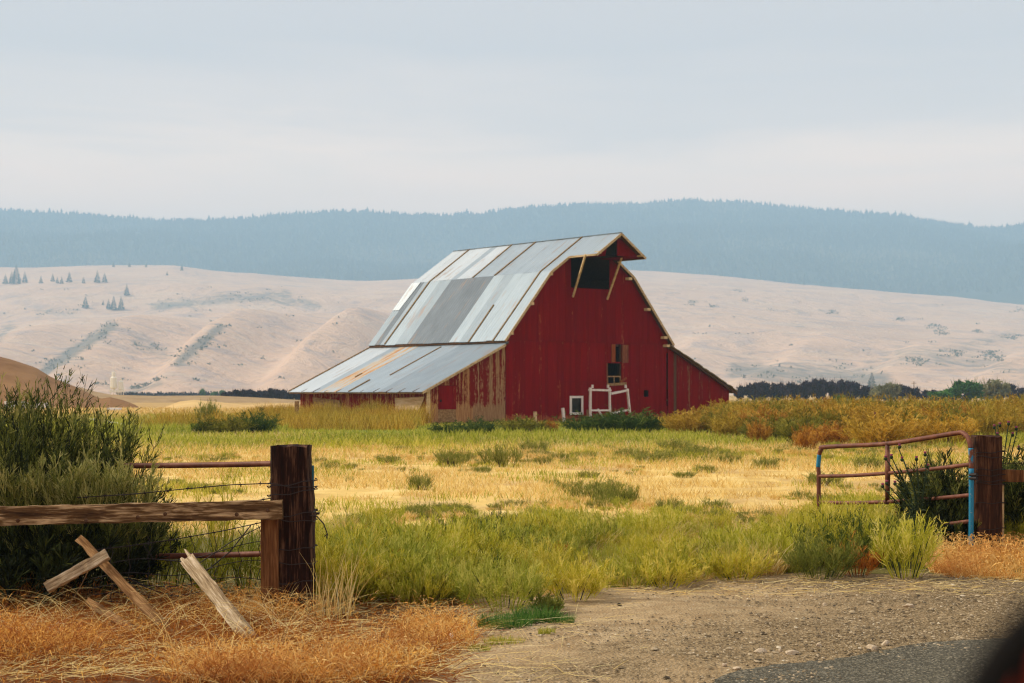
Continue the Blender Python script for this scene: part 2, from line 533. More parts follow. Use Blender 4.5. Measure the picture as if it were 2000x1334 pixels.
def gravel_material():
    m = M('gravel', 1.0, .06)
    p = m.pos()
    x, y, z = m.xyz(p)
    v = m.n('ShaderNodeTexVoronoi'); v.inputs['Scale'].default_value = 45; m.l(p, v.inputs['Vector'])
    v2 = m.n('ShaderNodeTexVoronoi'); v2.inputs['Scale'].default_value = 95; m.l(p, v2.inputs['Vector'])
    n1 = m.noise(.8, 4, p, .6); n2 = m.noise(4, 4, p, .6); n3 = m.noise(90, 3, p)
    peb = m.mix(.5, v.outputs['Color'], v2.outputs['Color'])
    bw = m.n('ShaderNodeRGBToBW'); m.l(peb, bw.inputs[0])
    stone = m.ramp(bw.outputs[0], [(.2, g4(.07, .046, .022)), (.5, g4(.22, .155, .08)), (.8, g4(.44, .33, .19))])
    dirt = m.ramp(n2, [(.3, g4(.30, .20, .10)), (.55, g4(.43, .31, .17)), (.75, g4(.54, .41, .24))])
    dirt = m.mix(m.rng(n3, .5, .75), dirt, g4(.30, .21, .12))
    # pebbles lie thick towards the road and to the right, bare dirt in the left corner and by the weeds
    k = m.math('ADD', m.math('MULTIPLY', x, .30), m.math('MULTIPLY', y, -.12))
    k = m.math('ADD', k, m.math('MULTIPLY', m.math('SUBTRACT', n1, .5), 2.2))
    kk = m.math('MULTIPLY', m.rng(k, -1.25, -.6), .95)
    ruts = m.rng(m.noise(1, 3, m.coord((.35, 2.6, 1), 'Object'), .6), .52, .66)
    kk = m.math('MULTIPLY', kk, m.math('SUBTRACT', 1.0, m.math('MULTIPLY', ruts, .55)))
    m.color(m.mix(kk, dirt, stone))
    m.bump(m.math('ADD', v.outputs['Distance'], m.math('MULTIPLY', n3, .5)), .7, .02)
    return m.m

def poly_sheet(name, outline, lift, mat, kind_label, cell=.22):
    """flat-laid sheet over the uneven ground, cut to an outline"""
    xs = [p[0] for p in outline]; ys = [p[1] for p in outline]
    bm = bmesh.new()
    vs = [bm.verts.new((x, y, 0)) for x, y in outline]
    f = bm.faces.new(vs)
    for ax, lo, hi in ((0, min(xs), max(xs)), (1, min(ys), max(ys))):
        c = lo + cell
        while c < hi:
            no = Vector((1, 0, 0)) if ax == 0 else Vector((0, 1, 0))
            bmesh.ops.bisect_plane(bm, geom=bm.verts[:] + bm.edges[:] + bm.faces[:], plane_co=no * c, plane_no=no)
            c += cell
    for v in bm.verts:
        v.co.z = float(ground_z(v.co.x, v.co.y)) + lift
    me = bpy.data.meshes.new(name); bm.to_mesh(me); bm.free()
    me.polygons.foreach_set('use_smooth', [True] * len(me.polygons))
    o = link(name, me, mat)
    if me.polygons[0].normal.z < 0: me.flip_normals()
    return tag(o, kind_label, kind='structure')

def wob(pts, amp=.12, n=6):
    out = []
    for i in range(len(pts) - 1):
        a, b = Vector(pts[i]), Vector(pts[i+1])
        for k in range(n):
            q = a.lerp(b, k / n)
            out.append((q.x + random.uniform(-amp, amp) * .6, q.y + random.uniform(-amp, amp)))
    out.append(tuple(pts[-1]))
    return out
edge = [G(880, 1345), G(905, 1280), G(930, 1225), G(870, 1188), G(1100, 1162), G(1300, 1134), G(1550, 1124), G(1850, 1128), G(2040, 1135)]
poly_sheet('driveway', wob(edge) + [(9.0, 15.0), (9.0, 6.8), (-.9, 6.8)], .012, gravel_material(), 'gravel and bare dirt driveway apron between weeds and road', .2)

def asphalt_material():
    m = M('asphalt', 1.0, .08)
    p = m.pos()
    v = m.n('ShaderNodeTexVoronoi'); v.inputs['Scale'].default_value = 80; m.l(p, v.inputs['Vector'])
    bw = m.n('ShaderNodeRGBToBW'); m.l(v.outputs['Color'], bw.inputs[0])
    c = m.ramp(bw.outputs[0], [(.25, g4(.05, .044, .028)), (.6, g4(.10, .09, .06)), (.85, g4(.30, .26, .18))])
    c = m.mix(m.math('MULTIPLY', m.noise(1.5, 4, p), .5), c, g4(.10, .095, .08))
    m.color(c); m.bump(v.outputs['Distance'], .6, .01)
    return m.m
redge = [(-12, 1.4), G(1380, 1345), G(1412, 1325), G(1520, 1306), G(1650, 1288), G(1825, 1262), G(2000, 1240), (20, 15.6)]
poly_sheet('road', wob(redge, .025, 8) + [(20, -6), (-12, -6)], .024, asphalt_material(), 'dark grey asphalt road edge in the bottom right corner', .5)

# ------------------------------------------------------------------ hills
def interp(tbl):
    a = np.array(tbl, float)
    return lambda x: np.interp(x, a[:, 0], a[:, 1])
def fbm(x, y, s=1.0, oct=5, seed=0):
    r = np.random.default_rng(seed); z = 0; a = 1.0; k = 1.0
    for i in range(oct):
        for j in range(3):
            th = r.uniform(0, 6.28); ph = r.uniform(0, 6.28)
            z = z + a * np.sin((x * math.cos(th) + y * math.sin(th)) * k / s + ph) / 3
        a *= .52; k *= 1.93
    return z
crest1 = interp([(-900, 540), (-400, 522), (0, 515), (150, 513), (340, 515), (420, 526), (480, 531), (600, 540), (700, 544), (800, 541), (900, 535), (1000, 528), (1100, 522), (1220, 519), (1300, 525), (1400, 534), (1500, 543), (1600, 550), (1700, 559), (1800, 570), (1900, 579), (2000, 588), (2400, 610), (2900, 640)])
bench = interp([(-900, 660), (-300, 655), (0, 642), (100, 622), (264, 612), (352, 606), (493, 603), (700, 599), (850, 600), (1000, 606), (1300, 612), (1700, 640), (2000, 655), (2900, 690)])
HS = 1.7                                          # the hills stand a few kilometres off
def hill_z(px, Y): return HS * hill_unit(px, Y / HS)
def hill_unit(px, Y):
    zc1 = (HY - crest1(px)) / F * 1900
    zb = (HY - bench(px)) / F * 1300
    left = np.clip((950 - px) / 250, 0, 1)
    t = np.clip((Y - 720) / 580, 0, 1)
    u = np.clip((Y - 1300) / 600, 0, 1)
    low = zb * (t ** 1.15 * (1 - left) + (1 - (1 - t) ** 1.6) * left * .55 + t * left * .45)
    dip = left * 14 * np.sin(np.pi * np.clip(u * 2.2, 0, 1)) ** 2
    up = zb + (zc1 - zb) * (u ** .9) - dip
    z = np.where(Y < 1300, low, up)
    # diagonal spurs and gullies
    ph = ((px - 88 - 240 * t) / 222) % 1.0
    saw = np.where(ph < .72, .5 + .5 * np.cos(np.pi * ph / .72), .5 - .5 * np.cos(np.pi * (ph - .72) / .28))
    amp = (15 * left + 4.5 * (1 - left)) * np.sin(np.pi * np.clip(t * .93 + .04, 0, 1)) * (Y < 1300)
    z = z + amp * (saw - .5)
    X = (px - 1000) / F * Y
    z = z + (fbm(X, Y, 70, 5, 3) * 2.2 - 5.0 * np.abs(fbm(X + .4 * Y, Y * .5, 85, 3, 8))) * np.clip((Y - 720) / 200, 0, 1)
    over = np.clip((Y - 1900) / 500, 0, 1)
    return np.where(Y > 1900, z - 40 * over, z) * np.clip((Y - 700) / 40, 0, 1) - 1.0 * (Y < 740)
GULLY = [((218, 636), (84, 728), 11, 1.0), ((428, 640), (352, 705), 10, 1.0), ((270, 668), (330, 700), 15, .5), ((300, 598), (560, 575), 11, .7), ((430, 578), (620, 594), 11, .6), ((75, 610), (150, 606), 9, .5), ((250, 768), (310, 752), 9, .8), ((20, 640), (-40, 690), 12, .6), ((640, 640), (560, 720), 10, .25), ((1440, 722), (1720, 742), 22, .8), ((1700, 715), (2000, 650), 16, .45), ((1760, 690), (2000, 722), 20, .5), ((1500, 605), (1700, 612), 6, .35), ((1230, 600), (1400, 610), 10, .25), ((1560, 640), (1460, 690), 14, .3)]
def brush_mask(px, Y, Z):
    py = HY - (Z - ZC) / Y * F
    m_ = np.zeros_like(px)
    for (a, b, w_, k_) in GULLY:
        dx, dy = b[0] - a[0], b[1] - a[1]
        t = np.clip(((px - a[0]) * dx + (py - a[1]) * dy) / (dx * dx + dy * dy), 0, 1)
        d = np.hypot(px - a[0] - t * dx, (py - a[1] - t * dy) * 1.3)
        m_ = np.maximum(m_, .85 * k_ * np.exp(-(d / w_ / 1.35) ** 2))
    return m_
def polar_sheet(name, pxs, Ys, zf, mat, mask=None):
    PX, YY = np.meshgrid(pxs, Ys)
    Z = zf(PX, YY); X = (PX - 1000) / F * YY
    V = np.stack([X, YY, Z], -1).reshape(-1, 3)
    nx, ny = len(pxs), len(Ys)
    i = (np.arange(ny - 1)[:, None] * nx + np.arange(nx - 1)[None, :])
    Q = np.stack([i, i + 1, i + nx + 1, i + nx], -1).reshape(-1, 4)
    me = bpy.data.meshes.new(name)
    me.from_pydata(V.tolist(), [], Q.tolist())
    if mask is not None:
        a = me.attributes.new('brush', 'FLOAT', 'POINT'); a.data.foreach_set('value', mask(PX, YY, Z).astype(np.float32).ravel())
    me.polygons.foreach_set('use_smooth', [True] * len(me.polygons))
    me.update()
    return link(name, me, mat)
def hill_material():
    m = M('dry_hill', .95, .05)
    p = m.pos()
    n1 = m.noise(.0035, 5, p, .6); n2 = m.noise(.017, 5, p, .65, 1.2); n3 = m.noise(.09, 4, p, .6)
    c = m.ramp(n1, [(.3, g4(.54, .36, .255)), (.5, g4(.66, .445, .31)), (.7, g4(.59, .40, .29))])
    n4 = m.noise(1, 5, m.coord((.004, .02, .03), 'Object'), .7)
    c = m.mix(m.math('MULTIPLY', m.rng(n2, .47, .68), .65), c, g4(.37, .30, .285))
    c = m.mix(m.math('MULTIPLY', m.rng(n4, .48, .66), .45), c, g4(.68, .52, .38))
    c = m.mix(m.math('MULTIPLY', m.rng(n3, .50, .72), .3), c, g4(.36, .27, .22))
    br = m.n('ShaderNodeAttribute', attribute_name='brush').outputs['Fac']
    k = m.math('ADD', br, m.math('MULTIPLY', m.math('SUBTRACT', n2, .5), 1.1))
    k = m.math('ADD', k, m.math('MULTIPLY', m.math('SUBTRACT', n3, .5), .8))
    c = m.mix(m.math('MULTIPLY', m.rng(k, .15, .80), .80), c, g4(.16, .16, .145))
    m.color(c)
    m.bump(m.math('ADD', n2, m.math('MULTIPLY', n3, .4)), .8, 9.0)
    return m.m
HPX = np.linspace(-900, 2900, 620); HYS = np.concatenate([np.linspace(690, 1300, 80), np.linspace(1312, 1900, 60), np.linspace(1930, 2500, 14)]) * HS
tag(polar_sheet('grass_hill', HPX, HYS, hill_z, hill_material(), brush_mask), 'pale dry grass hills in the middle distance', kind='structure')
crest2 = interp([(-900, 415), (-300, 402), (0, 411), (80, 415), (170, 420), (300, 430), (400, 431), (480, 427), (560, 419), (650, 413), (720, 414), (800, 419), (860, 421), (940, 417), (1000, 409), (1060, 403), (1150, 400), (1250, 397), (1350, 391), (1450, 396), (1560, 406), (1650, 414), (1700, 418), (1760, 421), (1820, 433), (1920, 445), (2000, 441), (2300, 448), (2900, 470)])
def ridge_z(px, Y): return HS * ridge_unit(px, Y / HS)
def ridge_unit(px, Y):
    zc2 = (HY - crest2(px)) / F * 3400
    t = np.clip((Y - 2150) / 1250, 0, 1)
    X = (px - 1000) / F * Y
    z = 95 + (zc2 - 95) * (t ** .95) + fbm(X, Y, 230, 5, 9) * 26 * np.sin(np.pi * t)
    return np.where(Y > 3400, zc2 - (Y - 3400) * .35, z)
m = M('forest_floor', .95, .05); m.color(m.ramp(m.noise(.012, 5, m.pos()), [(.35, g4(.022, .034, .03)), (.7, g4(.05, .066, .052))]))
tag(polar_sheet('forest_ridge', np.linspace(-900, 2900, 260), np.concatenate([np.linspace(2150, 3400, 70), np.linspace(3450, 4000, 8)]) * HS, ridge_z, m.m), 'far mountain ridge under forest', kind='structure')

# conifers: one crown cone stack per tree, thousands on the ridge
def conifer_arrays(base, h, r, tint, rb, tiers=2, sides=5):
    n = len(base)
    for k in range(tiers):
        z0 = h * (.08 + .80 * k / tiers); z1 = h * min(1.0, (.08 + .80 * (k + 1) / tiers) + .26) if k < tiers - 1 else h
        rr = r * (1 - .62 * k / tiers)
        a0 = rng.uniform(0, 6.28, n)
        for j in range(sides):
            t0 = a0 + 2 * np.pi * j / sides; t1 = a0 + 2 * np.pi * (j + 1) / sides
            j0 = rr * rng.uniform(.75, 1.2, n)
            A = base + np.stack([j0 * np.cos(t0), j0 * np.sin(t0), z0], -1)
            B = base + np.stack([j0 * np.cos(t1), j0 * np.sin(t1), z0], -1)
            T = base + np.stack([0 * z1, 0 * z1, z1], -1)
            V = np.stack([A, B, T, T + np.array([.01, 0, 0])], 1).reshape(-1, 3)
            q = (np.arange(n) * 4)[:, None] + np.arange(4)[None, :] + rb.n
            rb.V.append(V); rb.Fq.append(q); rb.T.append(np.repeat(tint, 4)); rb.n += len(V)
MAT['pine'] = foliage('pine', [(0, g4(.006, .016, .02)), (.5, g4(.025, .05, .052)), (.8, g4(.06, .085, .08)), (1, g4(.14, .15, .12))], .05)  # blue-green base: part of the distance haze is put into the colour
rb = RB()
nT = 24000
px = rng.uniform(-120, 2120, nT); Y = HS * (2350 + 1060 * rng.uniform(0, 1, nT) ** .8)
b = np.stack([(px - 1000) / F * Y, Y, ridge_z(px, Y) - .5], -1)
h = HS * rng.uniform(5.5, 11, nT) * np.where(rng.uniform(0, 1, nT) < .06, 1.4, 1)
conifer_arrays(b, h, h * rng.uniform(.24, .36, nT), np.clip(.45 + .55 * fbm(b[:, 0], b[:, 1], 160, 5, 15) + rng.normal(size=nT) * .15, 0, 1), rb, 1, 4)
nS = 1500                                     # skyline trees
px = rng.uniform(-100, 2100, nS); Y = HS * rng.uniform(3340, 3420, nS)
keep = fbm(px, px * 0, 26, 4, 5) > -.1 + rng.normal(size=nS) * .25
px, Y = px[keep], Y[keep]; nS = len(px)
b = np.stack([(px - 1000) / F * Y, Y, ridge_z(px, Y) - .5], -1)
h = HS * rng.uniform(3.5, 10, nS) * np.where(rng.uniform(0, 1, nS) < .05, 1.5, 1)
conifer_arrays(b, h, h * rng.uniform(.18, .30, nS), rng.uniform(0, 1, nS), rb, 2, 5)
tag(rb.build('conifer_forest', MAT['pine']), 'blue hazy conifer forest covering the far ridge', 'forest', kind='stuff')

def on_hill(px, py):
    Ys = HS * np.linspace(760, 1895, 1500)
    z = hill_z(np.full_like(Ys, px), Ys)
    yy = HY - (z - ZC) / Ys * F
    d = np.where(yy <= py)[0]
    Yh = Ys[d[0]] if len(d) else 1890.0 * HS
    return Yh, float(hill_z(np.array([float(px)]), np.array([Yh]))[0])

# shrubs in the gullies and on the slopes
MAT['hillshrub'] = foliage('hill_shrub', [(0, g4(.10, .105, .08)), (1, g4(.24, .21, .15))], .1)
rb = RB()
pts = []
def shrub_line(p0, p1, n, spread):
    for i in range(n // 14):
        t = random.random()
        pts.append((p0[0] + (p1[0] - p0[0]) * t + random.gauss(0, spread), p0[1] + (p1[1] - p0[1]) * t + random.gauss(0, spread * .5)))
shrub_line((218, 636), (150, 690), 300, 14); shrub_line((150, 690), (84, 728), 300, 16)
shrub_line((428, 640), (395, 668), 120, 17); shrub_line((410, 665), (352, 705), 260, 13)
shrub_line((270, 668), (330, 700), 150, 16); shrub_line((300, 600), (560, 575), 330, 14); shrub_line((430, 578), (600, 592), 180, 14)
shrub_line((75, 610), (150, 606), 130, 6); shrub_line((260, 765), (310, 752), 200, 7); shrub_line((185, 750), (225, 765), 60, 6)
shrub_line((1700, 720), (2000, 650), 120, 22); shrub_line((1750, 700), (1990, 720), 110, 25); shrub_line((1460, 725), (1700, 735), 300, 26); shrub_line((1330, 590), (1500, 605), 26, 10)
for i in range(80): pts.append((random.uniform(0, 2000), random.uniform(560, 750)))
for (cx, cy, k, s) in ((1755, 625, 8, 4), (1825, 638, 16, 7), (1840, 650, 14, 8), (1910, 648, 8, 4), (1860, 690, 14, 8), (1930, 690, 16, 9), (1790, 705, 16, 10), (1950, 700, 14, 10), (1975, 660, 14, 8), (1458, 587, 6, 4), (1350, 592, 10, 5), (1390, 600, 8, 4), (1440, 570, 5, 5), (1620, 612, 8, 7), (1990, 605, 6, 4)):
    for i in range(k): pts.append((random.gauss(cx, s), random.gauss(cy, s * .45)))
C = []
for (x, y) in pts:
    Yh, zh = on_hill(x, y)
    if Yh < 1885 * HS: C.append(((x - 1000) / F * Yh, Yh, zh))
C = np.array(C)
k = 7
Pp = np.repeat(C, k, 0) + rng.normal(size=(len(C) * k, 3)) * np.array([3.0, 3.0, .6]) + np.array([0, 0, .8])
rb.leaves(Pp, rng.uniform(1.0, 2.4, len(Pp)), np.repeat(rng.uniform(0, 1, len(C)), k), asp=1.1)
tag(rb.build('hillside_brush', MAT['hillshrub']), 'grey-green brush filling the gullies of the pale hills', 'brush', kind='stuff')

# single pines standing on the pale hill
def pine_meshes():
    out = []
    for v in range(3):
        rb = RB()
        b = np.zeros((1, 3))
        n = 700
        t = rng.uniform(.06, 1, n); rad = (.21 * (1 - t) + .008) * rng.uniform(.35, 1.05, n); th = rng.uniform(0, 6.28, n)
        Pp = np.stack([rad * np.cos(th), rad * np.sin(th), t], -1)
        D = np.stack([np.cos(th), np.sin(th), np.full(n, -.15)], -1)
        rb.ribbons(Pp, D, rng.uniform(.05, .12, n) * (1.08 - t), .06 * (1.1 - t), (0, 0, 0), 1, rng.uniform(0, 1, n), .4)
        out.append(rb.mesh('crown'))
    tm = MB().tube([(0, 0, -.02), (0, 0, .95)], [.022, .004], 6).mesh('trunk')
    tm.materials.append(MAT['frame_wood'])
    for m_ in out: m_.materials.append(MAT['pine'])
    return out, tm
pm, ptm = pine_meshes()
PINES = [(30,495,555,'a'),(65,480,555,'a'),(90,440,555,'a'),(138,480,548,'b'),(227,505,550,'c'),(292,490,540,'d'),(318,510,550,'d'),(342,510,552,'d'),(385,480,545,'e'),(463,510,550,'f'),(540,475,548,'g'),(580,487,547,'h'),(474,617,688,'i'),(703,550,618,'j'),(572,640,670,'k'),(602,635,695,'k'),(630,617,700,'k'),(672,617,697,'l'),(927,480,505,'m'),(1008,440,480,'n'),(718,430,460,'o'),(630,430,460,'o'),(810,432,460,'o')]
PLAB = {'a': 'tall blue pine in the tight clump at the far left', 'b': 'blue pine just right of the far left clump on the hill', 'c': 'small blue pine alone between two groups on the left hill',
        'd': 'small blue pine in the low huddle on the left hillside', 'e': 'full blue pine beside the low huddle of pines, on its right', 'f': 'short round blue pine alone on the upper hillside',
        'g': 'tallest of the two paired blue pines on the upper hillside', 'h': 'shorter right-hand pine of the pair on the upper hillside', 'i': 'lone blue pine lower down, left of the grove on the hill',
        'j': 'lone blue pine on the slope above the lower grove', 'k': 'blue pine crowded in the lower grove on the pale hill', 'l': 'pine at the right edge of the lower grove', 'm': 'tiny dark pine alone below the forest edge',
        'n': 'largest pine standing at the lower edge of the forest', 'o': 'small pine at the crest of the pale hill under the forest'}
for i, (zx, zt, zb_, k) in enumerate(PINES):
    x = zx / 2.839; yb = zb_ / 2.839 + 360; hpx = (zb_ - zt) / 2.839
    Yh, zh = on_hill(x, yb)
    hh = hpx / F * Yh
    t = empty('pine_tree', ((x - 1000) / F * Yh, Yh, zh), random.uniform(0, 6))
    t.scale = (hh * random.uniform(.9, 1.15), hh * random.uniform(.9, 1.15), hh)
    link('crown', pm[i % 3], None, t); link('trunk', ptm, None, t)
    gr_ = [q for q in range(len(PINES)) if PINES[q][3] == k]
    tag(t, PLAB[k] + (', %s of three' % ('left', 'middle', 'right')[sorted(gr_, key=lambda q: PINES[q][0]).index(i)] if len(gr_) == 3 else ''), 'pine tree', 'pines scattered on the pale hill')
Yh, zh = on_hill(1570, 550)
t = empty('pine_tree', ((1570 - 1000) / F * Yh, Yh, zh)); t.scale = (7, 7, 9)
link('crown', pm[0], None, t); link('trunk', ptm, None, t); tag(t, 'single tiny tree on the crest right of the barn', 'pine tree', 'pines scattered on the pale hill')
# the blue tree at the foot of the right hill
t = empty('pine_tree', (P(1703, 768, 1150).x, 1150, 0)); t.scale = (21, 21, 17)
link('crown', pm[1], None, t); link('trunk', ptm, None, t); tag(t, 'hazy blue tree at the foot of the right hill, above the dark tree row', 'tree')

# cattle, dots on the hillside
def cow_mesh():
    b = MB()
    b.tube([(-1.0, 0, 1.05), (-.8, 0, 1.1), (-.2, 0, 1.05), (.5, 0, 1.1), (.8, 0, 1.2), (1.05, 0, 1.35), (1.3, 0, 1.3), (1.5, 0, 1.1)], [.12, .34, .38, .36, .28, .18, .17, .09], 8)
    for sx in (-.7, .6):
        for sy in (-.2, .2):
            b.tube([(sx, sy, .95), (sx + .04, sy, .5), (sx, sy, 0)], [.13, .08, .06], 6)
    return b.mesh('cow', True)
cm = cow_mesh(); cm.materials.append(M('cow_hide', .8).color(g4(.03, .018, .014)).m)
for i, x in enumerate((1354, 1358, 1364, 1373, 1379, 1437, 1444, 1461, 1471)):
    Yh, zh = on_hill(x, 652 + (i % 2))
    o = link('cow', cm, None); o.location = ((x - 1000) / F * Yh, Yh, zh); o.rotation_euler = (0, 0, random.choice((0, 3.1, .4)))
    tag(o, ('first', 'second', 'third', 'fourth', 'fifth')[i if i < 5 else i - 5] + ' dark cow from the left in the ' + ('left' if i < 5 else 'right') + ' herd on the hill', 'cow', 'cattle on the right hill')

# ------------------------------------------------------------------ barn
BX, BY, BYAW = -.38, 90.64, .6967
W, LEN = 13.08, 12.89
KU, ZK, EU, ZE, ZR = 3.19, 8.80, .27, 4.73, 11.05
OG, OH, HB = .32, 2.71, 1.985
LU, ZL = 6.13, 1.78
cB, sB = math.cos(BYAW), math.sin(BYAW)
def UZ(px, py, v=0.0):                            # barn coordinates of a pixel on a plane parallel to the gable
    t = (px - 1000) / F
    u = (t * (BY + v * cB) - BX + v * sB) / (cB - t * sB)
    return u, ZC + (HY - py) / F * (BY + u * sB + v * cB)
barn = empty('barn', (BX, BY, 0), BYAW)
tag(barn, 'red gambrel barn with patched metal roof and lean-to sheds on both sides', 'barn')

def top_main(u):
    d = min(u, W - u)
    return ZE + (ZK - ZE) * (d + EU) / (KU + EU) if d < KU else ZK + (ZR - ZK) * (d - KU) / (W / 2 - KU)
def top_lean(u, side):
    d = -u if side < 0 else u - W
    return 4.62 - (4.62 - ZL) * d / LU

def boards(parent, plane, a, b, zlo, ztop, mats, width=.24, holes=(), thick=.026, base=0.0, flip=1, jag=0.0):
    """vertical boards on a wall; plane 'u' runs along the gable (y fixed), 'v' along the side (x fixed)"""
    edges = {round(a, 3), round(b, 3)}
    x = a
    while x < b - .1:
        edges.add(round(x, 3)); x += width * random.uniform(.92, 1.08)
    for h in holes:
        for e in h[:2]:
            for q in [q for q in edges if abs(q - e) < .07 and q not in (round(a, 3), round(b, 3))]: edges.discard(q)
            edges.add(round(e, 3))
    ed = sorted(edges)
    for i in range(len(ed) - 1):
        x0, x1 = ed[i], ed[i+1]
        segs = [(zlo, None)]
        for h in holes:
            if x0 > h[0] - .01 and x1 < h[1] + .01:
                ns = []
                for (lo, hi) in segs:
                    if (hi is None or hi > h[3]) and lo < h[2]:
                        ns += [(lo, h[2]), (h[3], hi)]
                    elif lo >= h[2] and hi is None: ns.append((max(lo, h[3]), hi))
                    else: ns.append((lo, hi))
                segs = ns
        dj = random.uniform(0, .016)
        for lo, hi in segs:
            g = .0008
            z0 = lo + (random.uniform(0, jag) if lo == zlo else 0)
            t0, t1 = (ztop(x0 + g), ztop(x1 - g)) if hi is None else (hi, hi)
            if hi is not None: t0 = min(t0, ztop(x0)); t1 = min(t1, ztop(x1))
            if max(t0, t1) - z0 < .04: continue
            pl = [(x0 + g, z0), (x1 - g, z0), (x1 - g, t1)]
            xm = (x0 + x1) / 2
            for kk in (KU, W / 2, W - KU):
                if plane == 'u' and hi is None and x0 < kk < x1: pl.append((kk, ztop(kk)))
            pl.append((x0 + g, t0))
            off = base - flip * dj
            mt = mats(xm) if callable(mats) else mats
            if plane == 'u':
                MB().prism([(p[0], off, p[1]) for p in pl], (0, -flip * thick, 0)).build('board', mt, parent)
            else:
                MB().prism([(off, p[0], p[1]) for p in pl], (-flip * thick, 0, 0)).build('board', mt, parent)

# framing behind the boards
def frame_mesh():
    b = MB()
    u = .3
    for uu in np.arange(.2, W, 1.28):
        b.box((uu - .07, .05, 0), (uu + .07, .19, 7.75 if 4.8 < uu < 8.3 else top_main(uu) - .25))
    for zz in (.4, 2.0, 4.5): b.box((.1, .19, zz), (W - .1, .25, zz + .16))
    for zz in (6.4, 7.75): b.box((2.4 if zz < 7 else 3.2, .19, zz), (W - (2.4 if zz < 7 else 3.2), .25, zz + .14))
    return b
gable = frame_mesh().build('gable_wall', MAT['frame_wood'], barn)
HAY = (4.98, 8.10, 7.92, 10.12)
holes_up = [HAY]
seam = 4.72
boards(gable, 'u', .0, W, seam - .03, lambda u: top_main(u) - .07, MAT['gable_up'], holes=holes_up, base=-.03)
WIN = (5.03, 5.80, .56, 1.40); OP2 = (7.95, 9.12, 2.22, 3.50); OP3 = (8.56, 9.12, 3.58, 4.64); SQ = (11.02, 11.42, 1.47, 1.88); SLIT = (12.98, 13.08, .9, 4.2)
boards(gable, 'u', .0, W, .02, lambda u: seam, MAT['gable'], holes=[WIN, OP2, OP3, SQ, SLIT], base=0)
MB().box((.02, -.085, seam - .02), (W - .02, -.06, seam + .035)).build('seam_trim', MAT['gable'], barn)
MB().box((4.1, -.075, 2.34), (7.9, -.05, 2.40)).build('wall_batten', MAT['gable'], gable)
# white-framed window
wn = MB().box((WIN[0]-.02, .03, WIN[2]-.02), (WIN[1]+.02, .045, WIN[3]+.02)).build('window', MAT['glass'], barn)
for nm, a_, b_ in (('frame', (4.88, -.09, .42), (5.03, -.045, 1.53)), ('frame', (5.80, -.09, .42), (5.94, -.045, 1.53)), ('frame', (5.03, -.088, 1.40), (5.80, -.047, 1.53)), ('frame', (5.03, -.088, .42), (5.80, -.047, .56))):
    MB().box(a_, b_).build(nm, MAT['white'], wn)
# loft doors and the broken opening
ld = MB().box((9.12, -.10, 3.54), (9.62, -.055, 4.62)).build('loft_door', MAT['door_wood'], barn)
for uu in (9.16, 9.58): MB().box((uu, -.115, 3.55), (uu + .05, -.10, 4.62)).build('door_batten', MAT['door_wood'], ld)
MB().box((8.24, -.10, 3.56), (8.56, -.06, 4.64)).build('loft_shutter', MAT['orange_wood'], barn)
sf = MB().box((7.98, .02, 2.24), (8.06, .07, 2.72)).box((8.54, .02, 2.24), (8.60, .07, 2.66)).box((9.04, .02, 2.24), (9.12, .07, 2.72)).box((8.06, .02, 2.66), (9.04, .07, 2.74)).build('sash', MAT['oldboard'], barn)
MB().bar((7.92, -.07, 2.2), (9.5, -.07, 2.28), .05, .16).build('sill', MAT['oldboard'], barn)
MB().bar((8.98, -.075, 2.36), (9.5, -.075, 2.62), .03, .14).build('loose_board', MAT['orange_wood'], barn)
MB().box((7.88, -.055, 2.24), (7.95, -.03, 3.5)).build('jamb', MAT['door_wood'], barn)
MB().box((7.96, .3, 3.12), (8.20, .33, 3.32)).build('daylight_bit', MAT['white'], barn)  # white piece standing in for daylight through gaps in the far wall
MB().bar((8.05, .3, 3.0), (8.16, .32, 2.75), .05, .07).build('daylight_bit', MAT['white'], barn)  # second white piece, also daylight put into colour
# lean-to front walls
def worn_left(u):
    if u > -2.3: return MAT['bare']
    return MAT['worn'] if u < -4.9 or u > -3.5 or random.random() < .25 else MAT['worn_dark']
lw = MB()
for uu in (-5.3, -4.0, -2.6, -1.3): lw.box((uu - .06, .04, 0), (uu + .06, .16, top_lean(uu, -1) - .25))
lw = lw.box((-5.4, .16, 1.2), (-.1, .22, 1.35)).build('lean_to_wall', MAT['frame_wood'], barn)
boards(lw, 'u', -5.55, -.03, .0, lambda u: top_lean(u, -1) - .10, worn_left, holes=[(-4.83, -3.58, .0, 2.12)], base=0, jag=.12)
# the low stall door
dr = MB().box((-4.83, -.02, .80), (-3.58, .02, 2.10)).build('stall_door', MAT['worn_dark'], barn)
boards(dr, 'u', -4.83, -3.58, .80, lambda u: 2.11, MAT['gable'], base=-.022)
boards(lw, 'u', -4.83, -3.58, .02, lambda u: .86 + .05 * math.sin(u * 9), MAT['oldboard'], base=-.004, jag=.1)
o = MB().lathe([(.07, 0), (.07, .03)], (0, 0, 0), 10).build('door_hole_shade', MAT['dark'], dr)  # black disc on the door, the hole's darkness is its colour
o.rotation_euler = (R(90), 0, 0); o.location = (-4.68, -.06, 1.28)
MB().box((-5.62, -.075, 0), (-5.40, .0, 1.98)).build('corner_post', MAT['tanboard'], barn)
rw = MB()
for uu in (14.2, 15.6, 17, 18.2): rw.box((uu - .06, .04, 0), (uu + .06, .16, top_lean(uu, 1) - .25))
rw = rw.box((W + .1, .16, 1.2), (18.5, .22, 1.35)).build('lean_to_wall', MAT['frame_wood'], barn)
boards(rw, 'u', W + .05, 18.72, .0, lambda u: top_lean(u, 1) - .10, lambda u: MAT['frame_wood'] if 13.3 < u < 14.4 and random.random() < .6 else MAT['worn_dark'], base=0, jag=.12)
